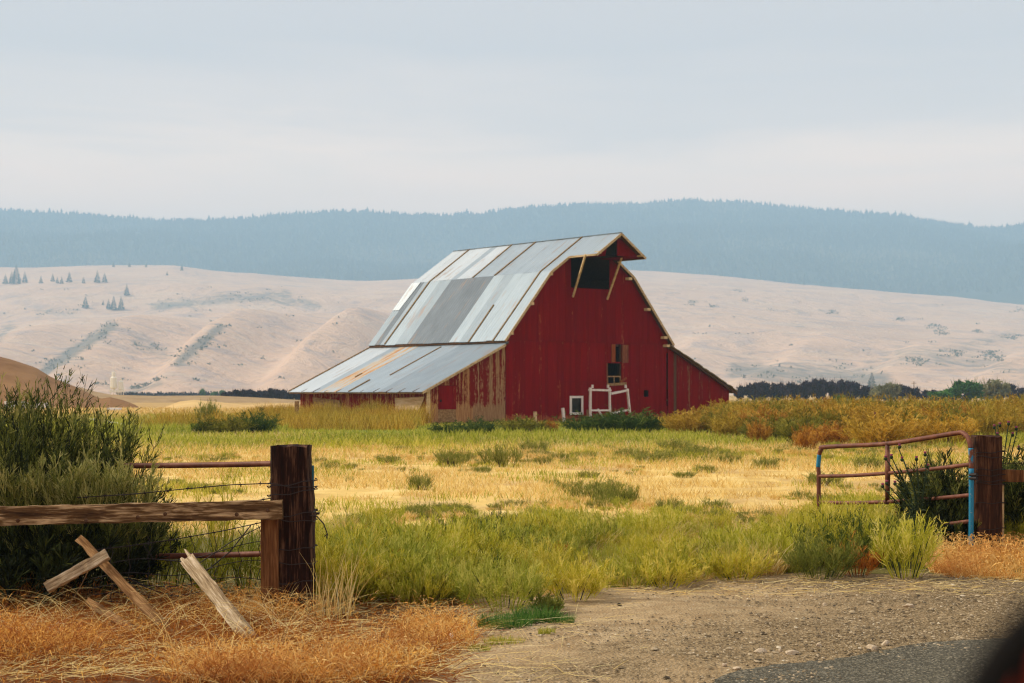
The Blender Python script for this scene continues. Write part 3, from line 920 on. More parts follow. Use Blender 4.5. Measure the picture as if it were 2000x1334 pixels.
# left side wall of the lean-to
swl = MB()
for vv in np.arange(.4, LEN, 1.9): swl.box((-5.46, vv - .06, 0), (-5.34, vv + .06, 1.75))
swl = swl.box((-5.34, .1, 1.0), (-5.28, LEN - .1, 1.12)).build('side_wall', MAT['frame_wood'], barn)
boards(swl, 'v', .0, LEN, .0, lambda v: 1.95, MAT['worn_side'], base=-5.5, jag=.15)
pb = MB().prism([(-5.62, .65, .70), (-5.62, 2.85, .66), (-5.62, 2.9, 1.42), (-5.62, .15, 1.50)], (-.03, 0, 0)).build('patch_board', MAT['tanboard'], swl)
MB().prism([(-5.60, 8.3, .62), (-5.60, 11.3, .55), (-5.60, 11.4, 1.45), (-5.60, 8.5, 1.28)], (-.03, 0, 0)).build('patch_board', MAT['oldboard'], swl)
# hidden walls
MB().prism([(0, LEN, 0), (W, LEN, 0), (W, LEN, ZE), (W - KU, LEN, ZK - .1), (W/2, LEN, ZR - .1), (KU, LEN, ZK - .1), (0, LEN, ZE)], (0, -.05, 0)).build('rear_wall', MAT['frame_wood'], barn)
MB().prism([(-5.5, LEN, 0), (0, LEN, 0), (0, LEN, 4.5), (-5.5, LEN, 1.95)], (0, -.05, 0)).build('rear_wall', MAT['worn_dark'], barn)
MB().prism([(18.7, LEN, 0), (W, LEN, 0), (W, LEN, 4.5), (18.7, LEN, 1.95)], (0, -.05, 0)).build('rear_wall', MAT['worn_dark'], barn)
MB().box((18.65, .02, 0), (18.70, LEN, 1.95)).build('side_wall', MAT['worn_dark'], barn)
# inner walls so that the inside stays dark
MB().box((.02, 1.5, .0), (.06, LEN - .1, 4.5)).build('inner_wall', MAT['frame_wood'], barn)
MB().box((W - .06, .3, .0), (W - .02, LEN - .1, 4.5)).build('inner_wall', MAT['frame_wood'], barn)
MB().box((.1, .3, 4.55), (W - .1, LEN - .1, 4.62)).build('loft_floor', MAT['frame_wood'], barn)

# roof: sheets of metal on three slopes of the left side
deck = MB()
def slope_deck(p, q, v0, v1, th=.05):
    (u0, z0), (u1, z1) = p, q
    n = Vector((-(z1 - z0), 0, (u1 - u0))).normalized()
    if n.z < 0: n = -n
    a = n * .055
    deck.prism([(u0 - a.x, v0, z0 - a.z), (u1 - a.x, v0, z1 - a.z), (u1 - a.x, v1, z1 - a.z), (u0 - a.x, v1, z0 - a.z)], -n * th)
V0, V1 = -OG, LEN + OG
slope_deck((-EU, ZE), (KU, ZK), V0 + .02, V1 - .02); slope_deck((KU, ZK), (W/2, ZR), V0 + .02, V1 - .02)
slope_deck((W + EU, ZE), (W - KU, ZK), V0 + .02, V1 - .02); slope_deck((W - KU, ZK), (W/2, ZR), V0 + .02, V1 - .02)
slope_deck((W/2 - HB, ZR - HB * (ZR - ZK) / (W/2 - KU)), (W/2, ZR), -OH + .02, V0); slope_deck((W/2 + HB, ZR - HB * (ZR - ZK) / (W/2 - KU)), (W/2, ZR), -OH + .02, V0)
slope_deck((-LU, ZL), (0, 4.62), V0 + .02, V1 - .02); slope_deck((W + LU, ZL), (W, 4.62), V0 + .02, V1 - .02)
roof = deck.build('roof', MAT['frame_wood'], barn)
def sheets(p, q, zones, v0, v1, over=0.0, wid=.85):
    """zones: list of (v_from, material) from near to far"""
    (u0, z0), (u1, z1) = p, q
    n = Vector((-(z1 - z0), 0, (u1 - u0))).normalized()
    if n.z < 0: n = -n
    for i, (va, mt) in enumerate(zones):
        vb = zones[i+1][0] if i + 1 < len(zones) else v1
        k = max(1, round((vb - va) / wid))
        for j in range(k):
            a = va + (vb - va) * j / k; b_ = va + (vb - va) * (j + 1) / k
            lift = random.uniform(-.006, .012); e = random.uniform(-.03, .03)
            d = Vector((u1 - u0, 0, z1 - z0)).normalized()
            A = Vector((u0, 0, z0)) - d * (over + e) + n * lift; B = Vector((u1, 0, z1)) + n * lift
            w2 = random.uniform(-.01, .01)
            MB().prism([(A.x, a + .002, A.z), (B.x, a + .002, B.z), (B.x + n.x * .006, b_ - .002, B.z + n.z * .006), (A.x + n.x * .006, b_ - .002, A.z + n.z * .006)], -n * .022).build('roof_panel', mt, roof)
wh, lt, md, dk, ru = MAT['roof_white'], MAT['roof_light'], MAT['roof_mid'], MAT['roof_dark'], MAT['roof_rust']
sheets((KU, ZK), (W/2, ZR), [(V0, lt), (2.2, lt), (4.9, lt), (7.18, wh), (8.6, lt), (9.2, wh), (11.54, wh)], V0, V1)
zh_ = ZR - HB * (ZR - ZK) / (W/2 - KU)
sheets((W/2 - HB, zh_), (W/2, ZR), [(-OH, lt)], -OH, V0 - .004)
sheets((-EU, ZE), (KU, ZK), [(V0, lt), (.61, lt), (2.94, md), (3.9, lt), (4.87, dk), (9.1, md), (10.3, lt), (11.36, md), (11.9, dk), (12.5, md)], V0, V1, .05)
MB().prism([(1.6, 12.5, 6.96), (3.15, 12.3, 8.79), (3.15, V1 + .02, 8.79), (1.6, V1 + .02, 6.96)], (-.02, 0, .018)).build('roof_panel', wh, roof)
sheets((-LU, ZL), (0, 4.62), [(V0, md), (1.9, md), (3.8, lt), (6.5, lt), (8.0, ru), (9.3, ru), (9.9, lt), (10.7, wh)], V0, V1, .06)
# hidden right-hand slopes
sheets((W + EU, ZE), (W - KU, ZK), [(V0, md)], V0, V1, .05, 4)
sheets((W - KU, ZK), (W/2, ZR), [(V0, md)], V0, V1, 0, 4)
sheets((W/2 + HB, zh_), (W/2, ZR), [(-OH, md)], -OH, V0 - .004, 0, 4)
sheets((W + LU, ZL), (W, 4.62), [(V0 + .3, MAT['shingle'])], V0, V1, .0, 4)
MB().bar((W/2, -OH - .02, ZR + .015), (W/2, V1, ZR + .015), .16, .03).build('ridge_cap', MAT['roof_mid'], roof)
def on_slope(p, q, t, v, lift=.03):
    (u0, z0), (u1, z1) = p, q
    n = Vector((-(z1 - z0), 0, (u1 - u0))).normalized()
    return Vector((u0 + (u1 - u0) * t, v, z0 + (z1 - z0) * t)) + n * lift
UP = ((KU, ZK), (W/2, ZR)); LO = ((-EU, ZE), (KU, ZK)); LT = ((-LU, ZL), (0, 4.62))
for sl, t0, va, t1, vb in ((UP, 0, 11.36, 1, 11.5), (UP, 0, 6.96, 1, 7.18), (UP, 0, 4.87, 1, 4.9), (UP, 0, .61, 1, .63),
                       (LO, 0, 11.45, 1, 11.36), (LO, -.02, 2.94, .53, 2.94), (LO, -.02, .72, 1, .61),
                       (LT, .33, 5.5, .93, 5.45), (LT, .0, 6.75, .24, 6.75), (LT, .30, 8.8, .38, 8.8)):
    a_, b_ = on_slope(*sl, t0, va), on_slope(*sl, t1, vb)
    n = (Vector((-(sl[1][1] - sl[0][1]), 0, sl[1][0] - sl[0][0]))).normalized()
    MB().bar(a_, b_, .10, .05, n).build('batten', MAT['batten'], roof)
# dark edge between main roof and lean-to, eave boards
MB().bar((-EU + .03, V0 + .05, ZE - .10), (-EU + .03, V1 - .05, ZE - .10), .05, .13).build('eave_board', MAT['frame_wood'], roof)
MB().bar((-LU + .03, V0, ZL - .075), (-LU + .03, V1, ZL - .075), .05, .09).build('eave_board', MAT['oldboard'], roof)
for vv in np.arange(.5, LEN, 1.25): MB().bar((-LU - .03, vv, ZL - .04), (-LU + .6, vv, ZL + .22), .07, .10).build('rafter_end', MAT['frame_wood'], roof)
# tan fascia boards along the gable edges
def fascia(pts, v, w=.14, mat='trim'):
    for a_, b_ in zip(pts[:-1], pts[1:]):
        A = Vector((a_[0], v, a_[1] - .075)); B = Vector((b_[0], v, b_[1] - .075))
        MB().bar(A, B, .045, w, (0, 0, 1)).build('fascia', MAT[mat], roof)
hA = (W/2 - HB, zh_); hB = (W/2 + HB, zh_)
fascia([(-EU, ZE), (KU, ZK), hA], V0 - .025); fascia([hB, (W - KU, ZK), (W + EU, ZE)], V0 - .025)
fascia([hA, (W/2, ZR), hB], -OH - .025)
for s_ in (-1, 1): MB().bar((W/2 + s_ * (HB + .02), V0 - .03, zh_ - .05), (W/2 + s_ * (HB + .02), -OH, zh_ - .05), .045, .11).build('fascia', MAT['trim'], roof)
fascia([(-LU, ZL), (-.25, 4.62 - .25 * (4.62 - ZL) / LU)], V0 - .025, .13)
# uneven shingle ends along the right lean-to edge
for i in range(22):
    t = i / 22
    a_ = on_slope((W + LU, ZL), (W, 4.62), t, V0 - .05, -.02); b_ = on_slope((W + LU, ZL), (W, 4.62), t + .05, V0 - .05, -.0)
    A = Vector((a_.x, V0 + random.uniform(-.12, .02), a_.z + random.uniform(0, .035))); B = Vector((b_.x, A.y, b_.z + random.uniform(0, .035)))
    MB().bar(A + Vector((0, .2, 0)), B + Vector((0, .2, 0)), .42, random.uniform(.05, .10), (0, 0, 1)).build('shingle', MAT['shingle'], roof)
for i in range(26):                                 # ragged far edge of the left lean-to
    t = i / 26
    a_ = on_slope(*LT, t, V1 + .02, .02); b_ = on_slope(*LT, t + .03, V1 + .02, .03)
    MB().bar(a_, b_, .14, .09, (0, 0, 1)).build('shingle', MAT['batten'], roof)
MB().bar((W + .1, V0 + .05, 4.52), (W + LU, V0 + .05, ZL - .14), .05, .12, (0, 0, 1)).build('fascia', MAT['frame_wood'], roof)
# purlin ends poking out under the gable edge
for (px_, py_) in ((1075, 534), (1038, 592), (998, 650)):
    u, z = UZ(px_, py_, -OG)
    MB().box((u - .02, V0 - .06, z - .10), (u + .15, .0, z + .06)).build('purlin_end', MAT['tanboard'], roof)
for (px_, py_) in ((1231, 544), (1267, 604), (1300, 659), (1305, 675)):
    u, z = UZ(px_, py_, -OG)
    MB().box((u - .16, V0 - .05, z - .09), (u + .12, .0, z + .07)).build('purlin_end', MAT['tanboard'], roof)
# hay hood
hood = MB().prism([(W/2 - HB + .1, -OH + .35, zh_ + .02), (W/2 - .95, -OH + .35, zh_ + .02), (W/2 - .75, -OH + .35, zh_ + .72)], (0, .04, 0)).build('hood_panel', MAT['gable_up'], roof)
MB().prism([(W/2 + .0, -OH + .35, zh_ + .02), (W/2 + HB - .12, -OH + .35, zh_ - .0), (W/2 + .0, -OH + .35, ZR - .14)], (0, .04, 0)).build('hood_panel', MAT['gable_up'], roof)
MB().box((W/2 - .08, -OH + .1, ZR - .34), (W/2 + .08, .4, ZR - .14)).build('hay_track_beam', MAT['frame_wood'], roof)
MB().prism([(W/2 - .95, -OH + .55, zh_), (W/2 + .0, -OH + .55, zh_), (W/2, -OH + .55, ZR - .2), (W/2 - .75, -OH + .55, zh_ + .72)], (0, .03, 0)).build('hood_panel', MAT['dark'], roof)  # near-black sheet: shade of the hood recess put into colour
for (u0, u1) in ((W/2 - HB + .12, W/2 - .9), (W/2 + .5, W/2 + HB - .12)):
    MB().box((u0, -OH + .4, zh_ - .04), (u1, V0 - .05, zh_ - .0)).build('soffit', MAT['gable_up'], roof)
for s_ in (-1, 1):
    u = W/2 + s_ * (HB - .28)
    MB().box((u - .09, -OH - .03, zh_ + .03), (u + .09, -OH + .38, zh_ + .17)).build('purlin_end', MAT['tanboard'], roof)
MB().bar((4.5, -1.85, 9.72), (5.1, -.09, 7.37), .10, .10).build('hood_brace', MAT['tanboard'], roof)
MB().bar((7.4, -1.85, 9.72), (7.88, -.09, 7.33), .10, .10).build('hood_brace', MAT['tanboard'], roof)

# ---- things by the barn
def BW(u, v, z): return Vector((BX + u * cB - v * sB, BY + u * sB + v * cB, z))
wf = empty('pen_frame', BW(7.2, -1.2, 0), BYAW)
tag(wf, 'broken white wooden pen frame standing in weeds before the barn', 'pen frame')
def wl(px_, py_, v=-1.2):
    u, z = UZ(px_, py_, v); return Vector((u - 7.2, v + 1.2, z))
def wbar(nm, a_, b_, w_=.11, h_=.12): MB().bar(wl(*a_), wl(*b_), w_, h_, (0, 1, 0), .006, 3).build(nm, MAT['white'], wf)
wbar('post', (1153, 815), (1153, 757)); wbar('post', (1191.5, 805), (1190, 757), .09); wbar('post', (1230, 806), (1225, 759), .10)
wbar('rail', (1151, 761.5), (1192, 762.5), .11, .18); wbar('rail', (1193, 769), (1226, 762), .11, .20)
wbar('rail', (1154, 801.5), (1190, 801.5), .10, .14); wbar('rail', (1192, 808), (1230, 800), .10, .14)
wbar('brace', (1168, 799), (1177, 816), .09, .09)
for x_ in (1157, 1187.5, 1222): wbar('post_top', (x_, 758), (x_, 751.5), .10, .10)
o = MB().bar(wl(1102, 828, -1.6), wl(1099, 797, -1.6), .14, .12, (0, 1, 0), .01, 3).build('white_post', MAT['white'])
o.location = BW(7.2, -1.2, 0); o.rotation_euler = (0, 0, BYAW)
tag(o, 'short white post leaning before the window of the barn', 'post')
for (x_, t_, b_, l_) in ((1045, 804, 830, 'weathered grey stub post in front of the red gable, left of the window'), (1149, 800, 815, 'brown stub post at the foot of the white pen frame')):
    o = MB().bar(wl(x_, b_ + 6, -1.0), wl(x_, t_, -1.0), .16, .14, (0, 1, 0), .012, 3).build('stub_post', MAT['tanboard' if x_ < 1100 else 'oldboard'])
    o.location = BW(7.2, -1.2, 0); o.rotation_euler = (0, 0, BYAW); tag(o, l_, 'post')
p_ = P(579, 806, 88)
o = MB().bar((p_.x, 88, 0), (p_.x + .02, 88, 1.25), .22, .2, (0, 1, 0), .015, 4).build('stub_post', MAT['oldboard']); tag(o, 'weathered brown post beside the left corner of the shed', 'post')

# ------------------------------------------------------------------ distant farm things
def mound_mat(nm, a, b):
    m = M(nm, .95, .05); m.color(m.ramp(m.noise(.25, 5, m.pos(), .6), [(.3, a), (.7, b)])); m.bump(m.noise(.8, 4, m.pos()), .5, .3); return m.m
def mound(name, label, Yc, dep, prof, mat, rough=.15):
    f_ = interp(prof)
    x0, x1 = prof[0][0], prof[-1][0]
    def zf(px_, Y_):
        base = np.maximum((HY - f_(px_)) / F * Yc + ZC, -.2)
        t = (Y_ - Yc) / dep
        X_ = (px_ - 1000) / F * Y_
        return base * np.clip(1 - t ** 2, 0, 1) ** .8 - .1 + fbm(X_, Y_, 6, 4, 4) * rough * np.clip(base / 2, 0, 1)
    o = polar_sheet(name, np.linspace(x0, x1, 70), np.linspace(Yc - dep, Yc + dep, 40), zf, mat)
    tag(o, label, kind='structure')
mb_ = mound_mat('brown_earth', g4(.20, .10, .04), g4(.30, .165, .07)); mt_ = mound_mat('tan_earth', g4(.30, .20, .10), g4(.42, .29, .15)); my_ = mound_mat('straw_earth', g4(.55, .36, .15), g4(.66, .46, .2))
mound('earth_mound', 'brown earth mound rising behind the left bush', 205, 26, [(-260, 700), (-120, 680), (-20, 690), (20, 700), (70, 717), (100, 736), (150, 756), (190, 775), (230, 788), (270, 797), (300, 802)], mb_)
mound('spoil_bank', 'low tan spoil bank behind the mound', 300, 20, [(60, 766), (120, 760), (155, 755), (185, 763), (215, 769), (300, 772), (420, 772), (520, 776), (600, 781)], mt_, .12)
mound('spoil_heap', 'round brown spoil heap near the white box', 190, 8, [(180, 796), (192, 778), (215, 774), (240, 780), (262, 788), (278, 798)], mb_, .1)
mound('spoil_bank', 'straw-coloured low bank in the field left of the barn', 172, 10, [(290, 801), (320, 794), (350, 783), (380, 780), (430, 784), (480, 789), (560, 786), (640, 800)], my_, .08)
# white batch plant
t = empty('silo_plant', (P(226, 770, 620).x, 620, 0)); k = 620 / F
tag(t, 'pale twin silo tower far off at the foot of the hills', 'silo')
zs = lambda py: ZC + (HY - py) * k
MB().lathe([(.3, zs(762)), (1.3, zs(757)), (1.3, zs(738)), (.75, zs(736)), (.75, zs(727)), (.5, zs(726))], (-.8, 0, 0), 8).build('silo', MAT['silo_white'], t)
MB().lathe([(.3, zs(764)), (1.0, zs(760)), (1.0, zs(746)), (.4, zs(743)), (.4, zs(740))], (2.0, 0, 0), 8).build('silo', MAT['silo_white'], t)
for x_ in (-2.1, -.8, .5, 1.2, 2.1, 3.0): MB().box((x_ - .12, -.12, -.5), (x_ + .12, .12, zs(754))).build('leg', MAT['silo_white'], t)
MB().box((-2.4, -.6, zs(766)), (3.4, .6, zs(762))).build('platform', MAT['silo_white'], t)
MB().tube([(-1.0, 0, zs(727)), (-1.0, 0, zs(710))], .08, 5).build('mast', MAT['silo_white'], t)
# white containers and boxes
def white_box(px0, px1, py0, py1, Y_, label, nm='white_container', dep=2.2):
    a_ = P(px0, py1, Y_); b_ = P(px1, py0, Y_)
    t = empty(nm, ((a_.x + b_.x) / 2, Y_, 0)); w_ = b_.x - a_.x
    z1_ = max(b_.z, .4)
    bx_ = MB().box((-w_/2, -dep/2, .18), (w_/2, dep/2, z1_)).build('body', MAT['white_metal'], t, bevel=.03)
    for q in np.linspace(-w_/2 + .25, w_/2 - .25, max(2, int(w_ / .9))): MB().box((q - .03, -dep/2 - .03, .22), (q + .03, -dep/2 - .001, z1_ - .05)).build('rib', MAT['white_metal'], t)
    for q in (-w_/2 + .2, w_/2 - .2): MB().box((q - .1, -dep/2 + .1, -.05), (q + .1, dep/2 - .1, .18)).build('skid', MAT['frame_wood'], t)
    tag(t, label, 'container')
white_box(15, 42, 784, 803, 160, 'short white container half hidden behind the tall bush, leftmost'); white_box(48, 92, 787, 803, 160, 'long white container behind the bush tips below the mound')
white_box(212, 235, 797, 808, 140, 'small white box with dark rim at foot of the spoil heap', 'white_box', 1.0)
white_box(1955, 2010, 784, 800, 150, 'long white trailer box behind the brush at right edge', 'white_trailer'); white_box(1926, 1938, 786, 800, 160, 'small white tank behind the brush, left of the long white one', 'white_tank', 1.0)
t = empty('irrigation_pipe', (0, 0, 0)); tag(t, 'long white irrigation pipe lying in the grass beside the bush', 'pipe')
pa, pb_, pc = Vector((*G(60, 814), .12)), Vector((*G(195, 826), .12)), Vector((*G(254, 839), .12))
MB().tube([pa, pb_], .10, 8).build('pipe_section', MAT['white_metal'], t, True); MB().tube([pb_ + Vector((.15, -.6, 0)), pc], .10, 8).build('pipe_section', MAT['white_metal'], t, True)
o = MB().tube([pb_ + Vector((-.1, .5, 0)), pb_ + Vector((.2, -.8, 0))], .13, 8).build('coupling', MAT['batten'], t, True)
# thin far windbreak line and pole
p_ = P(1785, 770, 400)
t = empty('utility_pole', (p_.x, 400, 0)); tag(t, 'thin far-off utility pole between the dark trees and green trees', 'utility pole')
MB().tube([(0, 0, -.2), (0, 0, 4.6)], [.14, .1], 6).build('pole', MAT['batten'], t); MB().box((-.6, -.05, 4.1), (.6, .05, 4.22)).build('crossarm', MAT['batten'], t)

ORD = ['first', 'second', 'third', 'fourth', 'fifth', 'sixth', 'seventh', 'eighth', 'ninth', 'tenth', 'eleventh', 'twelfth']
# leafy trees
def clump_crown(nb, leaf, nl, sx=1.0, sz=1.0, lo=.25, seed=0, spiky=0):
    r = np.random.default_rng(seed)
    rb_ = RB()
    c = r.normal(size=(nb, 3)); c /= np.linalg.norm(c, axis=1, keepdims=True)
    c *= r.uniform(.35, .78, (nb, 1))
    rad = r.uniform(.22, .42, nb)
    for i in range(nb):
        d = r.normal(size=(nl, 3)); d /= np.linalg.norm(d, axis=1, keepdims=True)
        q = c[i] + d * rad[i] * r.uniform(.45, 1.05, (nl, 1)) ** .6
        q = q * np.array([.5 * sx, .5 * sx, .5 * (1 - lo) * sz]) + np.array([0, 0, (lo + (1 - lo) / 2) * sz])
        q[:, 2] = np.maximum(q[:, 2], .03)
        rb_.leaves(q, r.uniform(.6, 1.3, nl) * leaf, np.clip(r.uniform(.0, 1) * .5 + r.uniform(0, .5, nl), 0, 1))
    if spiky:
        n = spiky
        th = r.uniform(0, 6.28, n); rr = np.sqrt(r.uniform(0, 1, n)) * .42
        P0 = np.stack([rr * np.cos(th), rr * np.sin(th), r.uniform(.4, .75, n)], -1)
        D = np.stack([np.cos(th) * rr * .9, np.sin(th) * rr * .9, np.full(n, 1.0)], -1)
        rb_.ribbons(P0, D, r.uniform(.2, .5, n), leaf * .35, (0, 0, 0), 2, r.uniform(.2, 1, n))
    return rb_.mesh('crown')
MAT['purple'] = foliage('plum_leaf', [(0, g4(.012, .008, .016)), (.6, g4(.028, .018, .034)), (1, g4(.05, .032, .05))], .1)
MAT['tree_green'] = foliage('tree_green', [(0, g4(.02, .07, .014)), (.6, g4(.055, .16, .025)), (1, g4(.11, .25, .05))], .2)
MAT['olive'] = foliage('olive_leaf', [(0, g4(.11, .12, .06)), (.6, g4(.22, .22, .11)), (1, g4(.34, .32, .18))], .2)
MAT['trunk'] = wood('bark', g4(.03, .02, .012), g4(.06, .04, .025), g4(.10, .07, .045), 1, 2)
crowns = [clump_crown(12, .075, 130, 1.1, 1, .12, s, 60) for s in (1, 2, 3, 4)]
tk = MB()
tk.tube([(0, 0, -.03), (.01, 0, .25), (-.01, .01, .5)], [.035, .028, .015], 7)
for a_ in (0, 2.1, 4.2): tk.tube([(0, 0, .22), (.12 * math.cos(a_), .12 * math.sin(a_), .42), (.2 * math.cos(a_), .2 * math.sin(a_), .62)], [.018, .012, .005], 5)
tkm = tk.mesh('trunk', True); tkm.materials.append(MAT['trunk'])
def crown_with(mat):
    out_ = []
    for c in crowns:
        d = c.copy(); d.materials.clear(); d.materials.append(mat); out_.append(d)
    return out_
CR = {k_: crown_with(MAT[k_]) for k_ in ('purple', 'tree_green', 'olive')}
def tree(name, label, px_, top, Y_, wpx, key, group=None, var=0, cat='tree'):
    p = P(px_, top, Y_)
    t = empty(name, (p.x, Y_, -.35), random.uniform(0, 6)); hh = p.z + .35
    t.scale = (wpx / F * Y_, wpx / F * Y_, hh)
    link('crown', CR[key][var % 4], None, t); link('trunk', tkm, None, t)
    return tag(t, label, cat, group)
i = 0
for x_, top in ((1447, 758), (1470, 759), (1492, 757), (1515, 756), (1538, 754), (1556, 757), (1578, 752), (1600, 750), (1625, 752), (1648, 751), (1668, 755), (1690, 760), (1712, 762), (1738, 764), (1762, 763), (1785, 765), (1808, 769), (1832, 770), (1860, 765), (1890, 766), (1918, 762), (1945, 764), (1972, 760), (1995, 764), (2020, 762)):
    k_ = i if x_ < 1675 else i - 11 if x_ < 1830 else i - 17
    tree('orchard_tree', ORD[k_] + (' dark purple tree in the row right of the barn, counted from the barn' if x_ < 1675 else ' low dark purple bush in the dip of the row, from the left' if x_ < 1830 else ' dark purple tree below the green and olive trees, from the left'), x_, top - 6 - (i * 29) % 6, 300 + (i * 37) % 24, 34, 'purple', 'dark purple trees in a row', i); i += 1
for x_, top in ((445, 767), (462, 765), (480, 764), (498, 763), (515, 765), (532, 763), (550, 764), (566, 766), (583, 767), (600, 768)):
    tree('orchard_tree', ORD[i - 25] + ' dark purple low tree in the row left of the barn, from the left', x_, top - 1 - (i * 29) % 4, 300 + (i * 37) % 20, 30, 'purple', 'dark purple trees left of the barn', i); i += 1
tree('green_tree', 'bright green round tree, the largest of the trees right of the barn', 1885, 742, 280, 66, 'tree_green', None, 0)
tree('green_tree', 'low green tree left of the largest green tree', 1832, 764, 270, 48, 'tree_green', None, 1)
tree('green_bush', 'small green bush low among the dark purple trees', 1642, 773, 200, 32, 'tree_green', None, 2, 'bush')
tree('olive_tree', 'pale olive tree right of the largest green tree', 1942, 741, 290, 58, 'olive', None, 3)
tree('olive_tree', 'pale olive tree above the purple row, left one of two joined crowns', 1716, 751, 290, 38, 'olive', None, 0)
tree('olive_tree', 'pale olive tree above the purple row, right one of two joined crowns', 1742, 748, 295, 40, 'olive', None, 1)
for x_, top, w_ in ((396, 759, 12), (418, 764, 16), (434, 762, 12)):
    tree('far_tree', {396: 'leftmost', 418: 'middle', 434: 'rightmost'}[x_] + ' tiny green tree of three on the far valley line', x_, top, 620, w_, 'tree_green', 'far trees on the valley line', i); i += 1
rb = RB(); n = 2600
Pp = np.stack([(rng.uniform(230, 640, n) - 1000) / F * 640, 640 + rng.normal(size=n), rng.uniform(0, 1.5, n) ** .9], -1)
rb.leaves(Pp, rng.uniform(.4, .9, n), rng.uniform(0, 1, n))
tag(rb.build('far_hedge', MAT['purple']), 'thin dark hedge line across the far valley floor', 'hedge', kind='stuff')

# ------------------------------------------------------------------ haze: the smoky air of the valley
hz = MB().box((-5200, -1700, -3.0), (5200, 7200, 800)).build('haze', None)
hm = bpy.data.materials.new('haze'); hm.use_nodes = True
hn = hm.node_tree; hn.nodes.clear()
ho = hn.nodes.new('ShaderNodeOutputMaterial'); hv = hn.nodes.new('ShaderNodeVolumePrincipled')
hv.inputs['Color'].default_value = (.46, .735, 1.0, 1)
hv.inputs['Density'].default_value = 0.00027
hv.inputs['Anisotropy'].default_value = 0.0
hv.inputs['Density Attribute'].default_value = ''
hv.inputs['Temperature Attribute'].default_value = ''
hn.links.new(hv.outputs[0], ho.inputs['Volume'])
hz.data.materials.append(hm)
tag(hz, 'thin blue smoke haze over the valley', kind='stuff')

# ------------------------------------------------------------------ foliage colours
FO = {}
FO['weed'] = foliage('weed_green', [(0, g4(.18, .19, .012)), (.4, g4(.42, .41, .025)), (.75, g4(.64, .58, .06)), (1, g4(.85, .74, .22))], .40,
                     [(0, g4(.12, .15, .012)), (.5, g4(.32, .35, .03)), (1, g4(.64, .58, .13))], .5)
FO['weed_gold'] = foliage('weed_gold', [(0, g4(.28, .25, .012)), (.5, g4(.58, .50, .035)), (1, g4(.84, .70, .17))], .35)
FO['dark_bush'] = foliage('dark_bush', [(0, g4(.010, .015, .005)), (.3, g4(.035, .048, .010)), (.65, g4(.13, .15, .025)), (.85, g4(.27, .27, .05)), (1, g4(.46, .42, .14))], .2)  # lowest stop near black, shade of the bush put into leaf colour
FO['sage'] = foliage('clump_green', [(0, g4(.10, .12, .016)), (.5, g4(.23, .25, .035)), (1, g4(.42, .39, .10))], .3)
FO['straw'] = foliage('straw', [(0, g4(.52, .31, .075)), (.35, g4(.76, .52, .15)), (.7, g4(.88, .67, .25)), (1, g4(.92, .79, .42))], .3)
FO['cheat'] = foliage('cheatgrass', [(0, g4(.30, .075, .012)), (.3, g4(.66, .28, .045)), (.65, g4(.88, .52, .12)), (1, g4(.92, .70, .29))], .3,
                      [(0, g4(.18, .045, .012)), (.5, g4(.50, .18, .035)), (1, g4(.80, .46, .13))], .9)
FO['strip'] = foliage('green_strip', [(0, g4(.24, .24, .018)), (.5, g4(.50, .48, .04)), (1, g4(.72, .62, .14))], .38,
                      [(0, g4(.14, .18, .018)), (.5, g4(.33, .36, .03)), (1, g4(.58, .52, .08))], .12)
FO['gold'] = foliage('gold_brush', [(0, g4(.28, .16, .012)), (.5, g4(.54, .33, .03)), (1, g4(.74, .50, .09))], .3,
                     [(0, g4(.18, .14, .014)), (.5, g4(.40, .31, .03)), (1, g4(.60, .47, .08))], .12)
FO['rustbrush'] = foliage('rust_brush', [(0, g4(.20, .045, .006)), (.5, g4(.46, .15, .016)), (1, g4(.66, .30, .05))], .3)
FO['rustorange'] = foliage('rust_orange_brush', [(0, g4(.22, .075, .008)), (.5, g4(.50, .23, .025)), (1, g4(.70, .42, .08))], .3)
FO['oliveshrub'] = foliage('olive_shrub', [(0, g4(.08, .085, .008)), (.5, g4(.21, .20, .018)), (1, g4(.40, .34, .05))], .25)
FO['greenshrub'] = foliage('green_shrub', [(0, g4(.025, .055, .01)), (.5, g4(.06, .11, .016)), (1, g4(.15, .19, .03))], .25)
FO['lush'] = foliage('lush_grass', [(0, g4(.03, .10, .015)), (.5, g4(.08, .20, .03)), (1, g4(.20, .32, .06))], .35)
FO['thistle'] = foliage('thistle_green', [(0, g4(.03, .05, .02)), (.5, g4(.07, .10, .035)), (1, g4(.14, .17, .07))], .2)
MAT['bloom'] = M('thistle_bloom', .8).color(g4(.30, .06, .12)).m

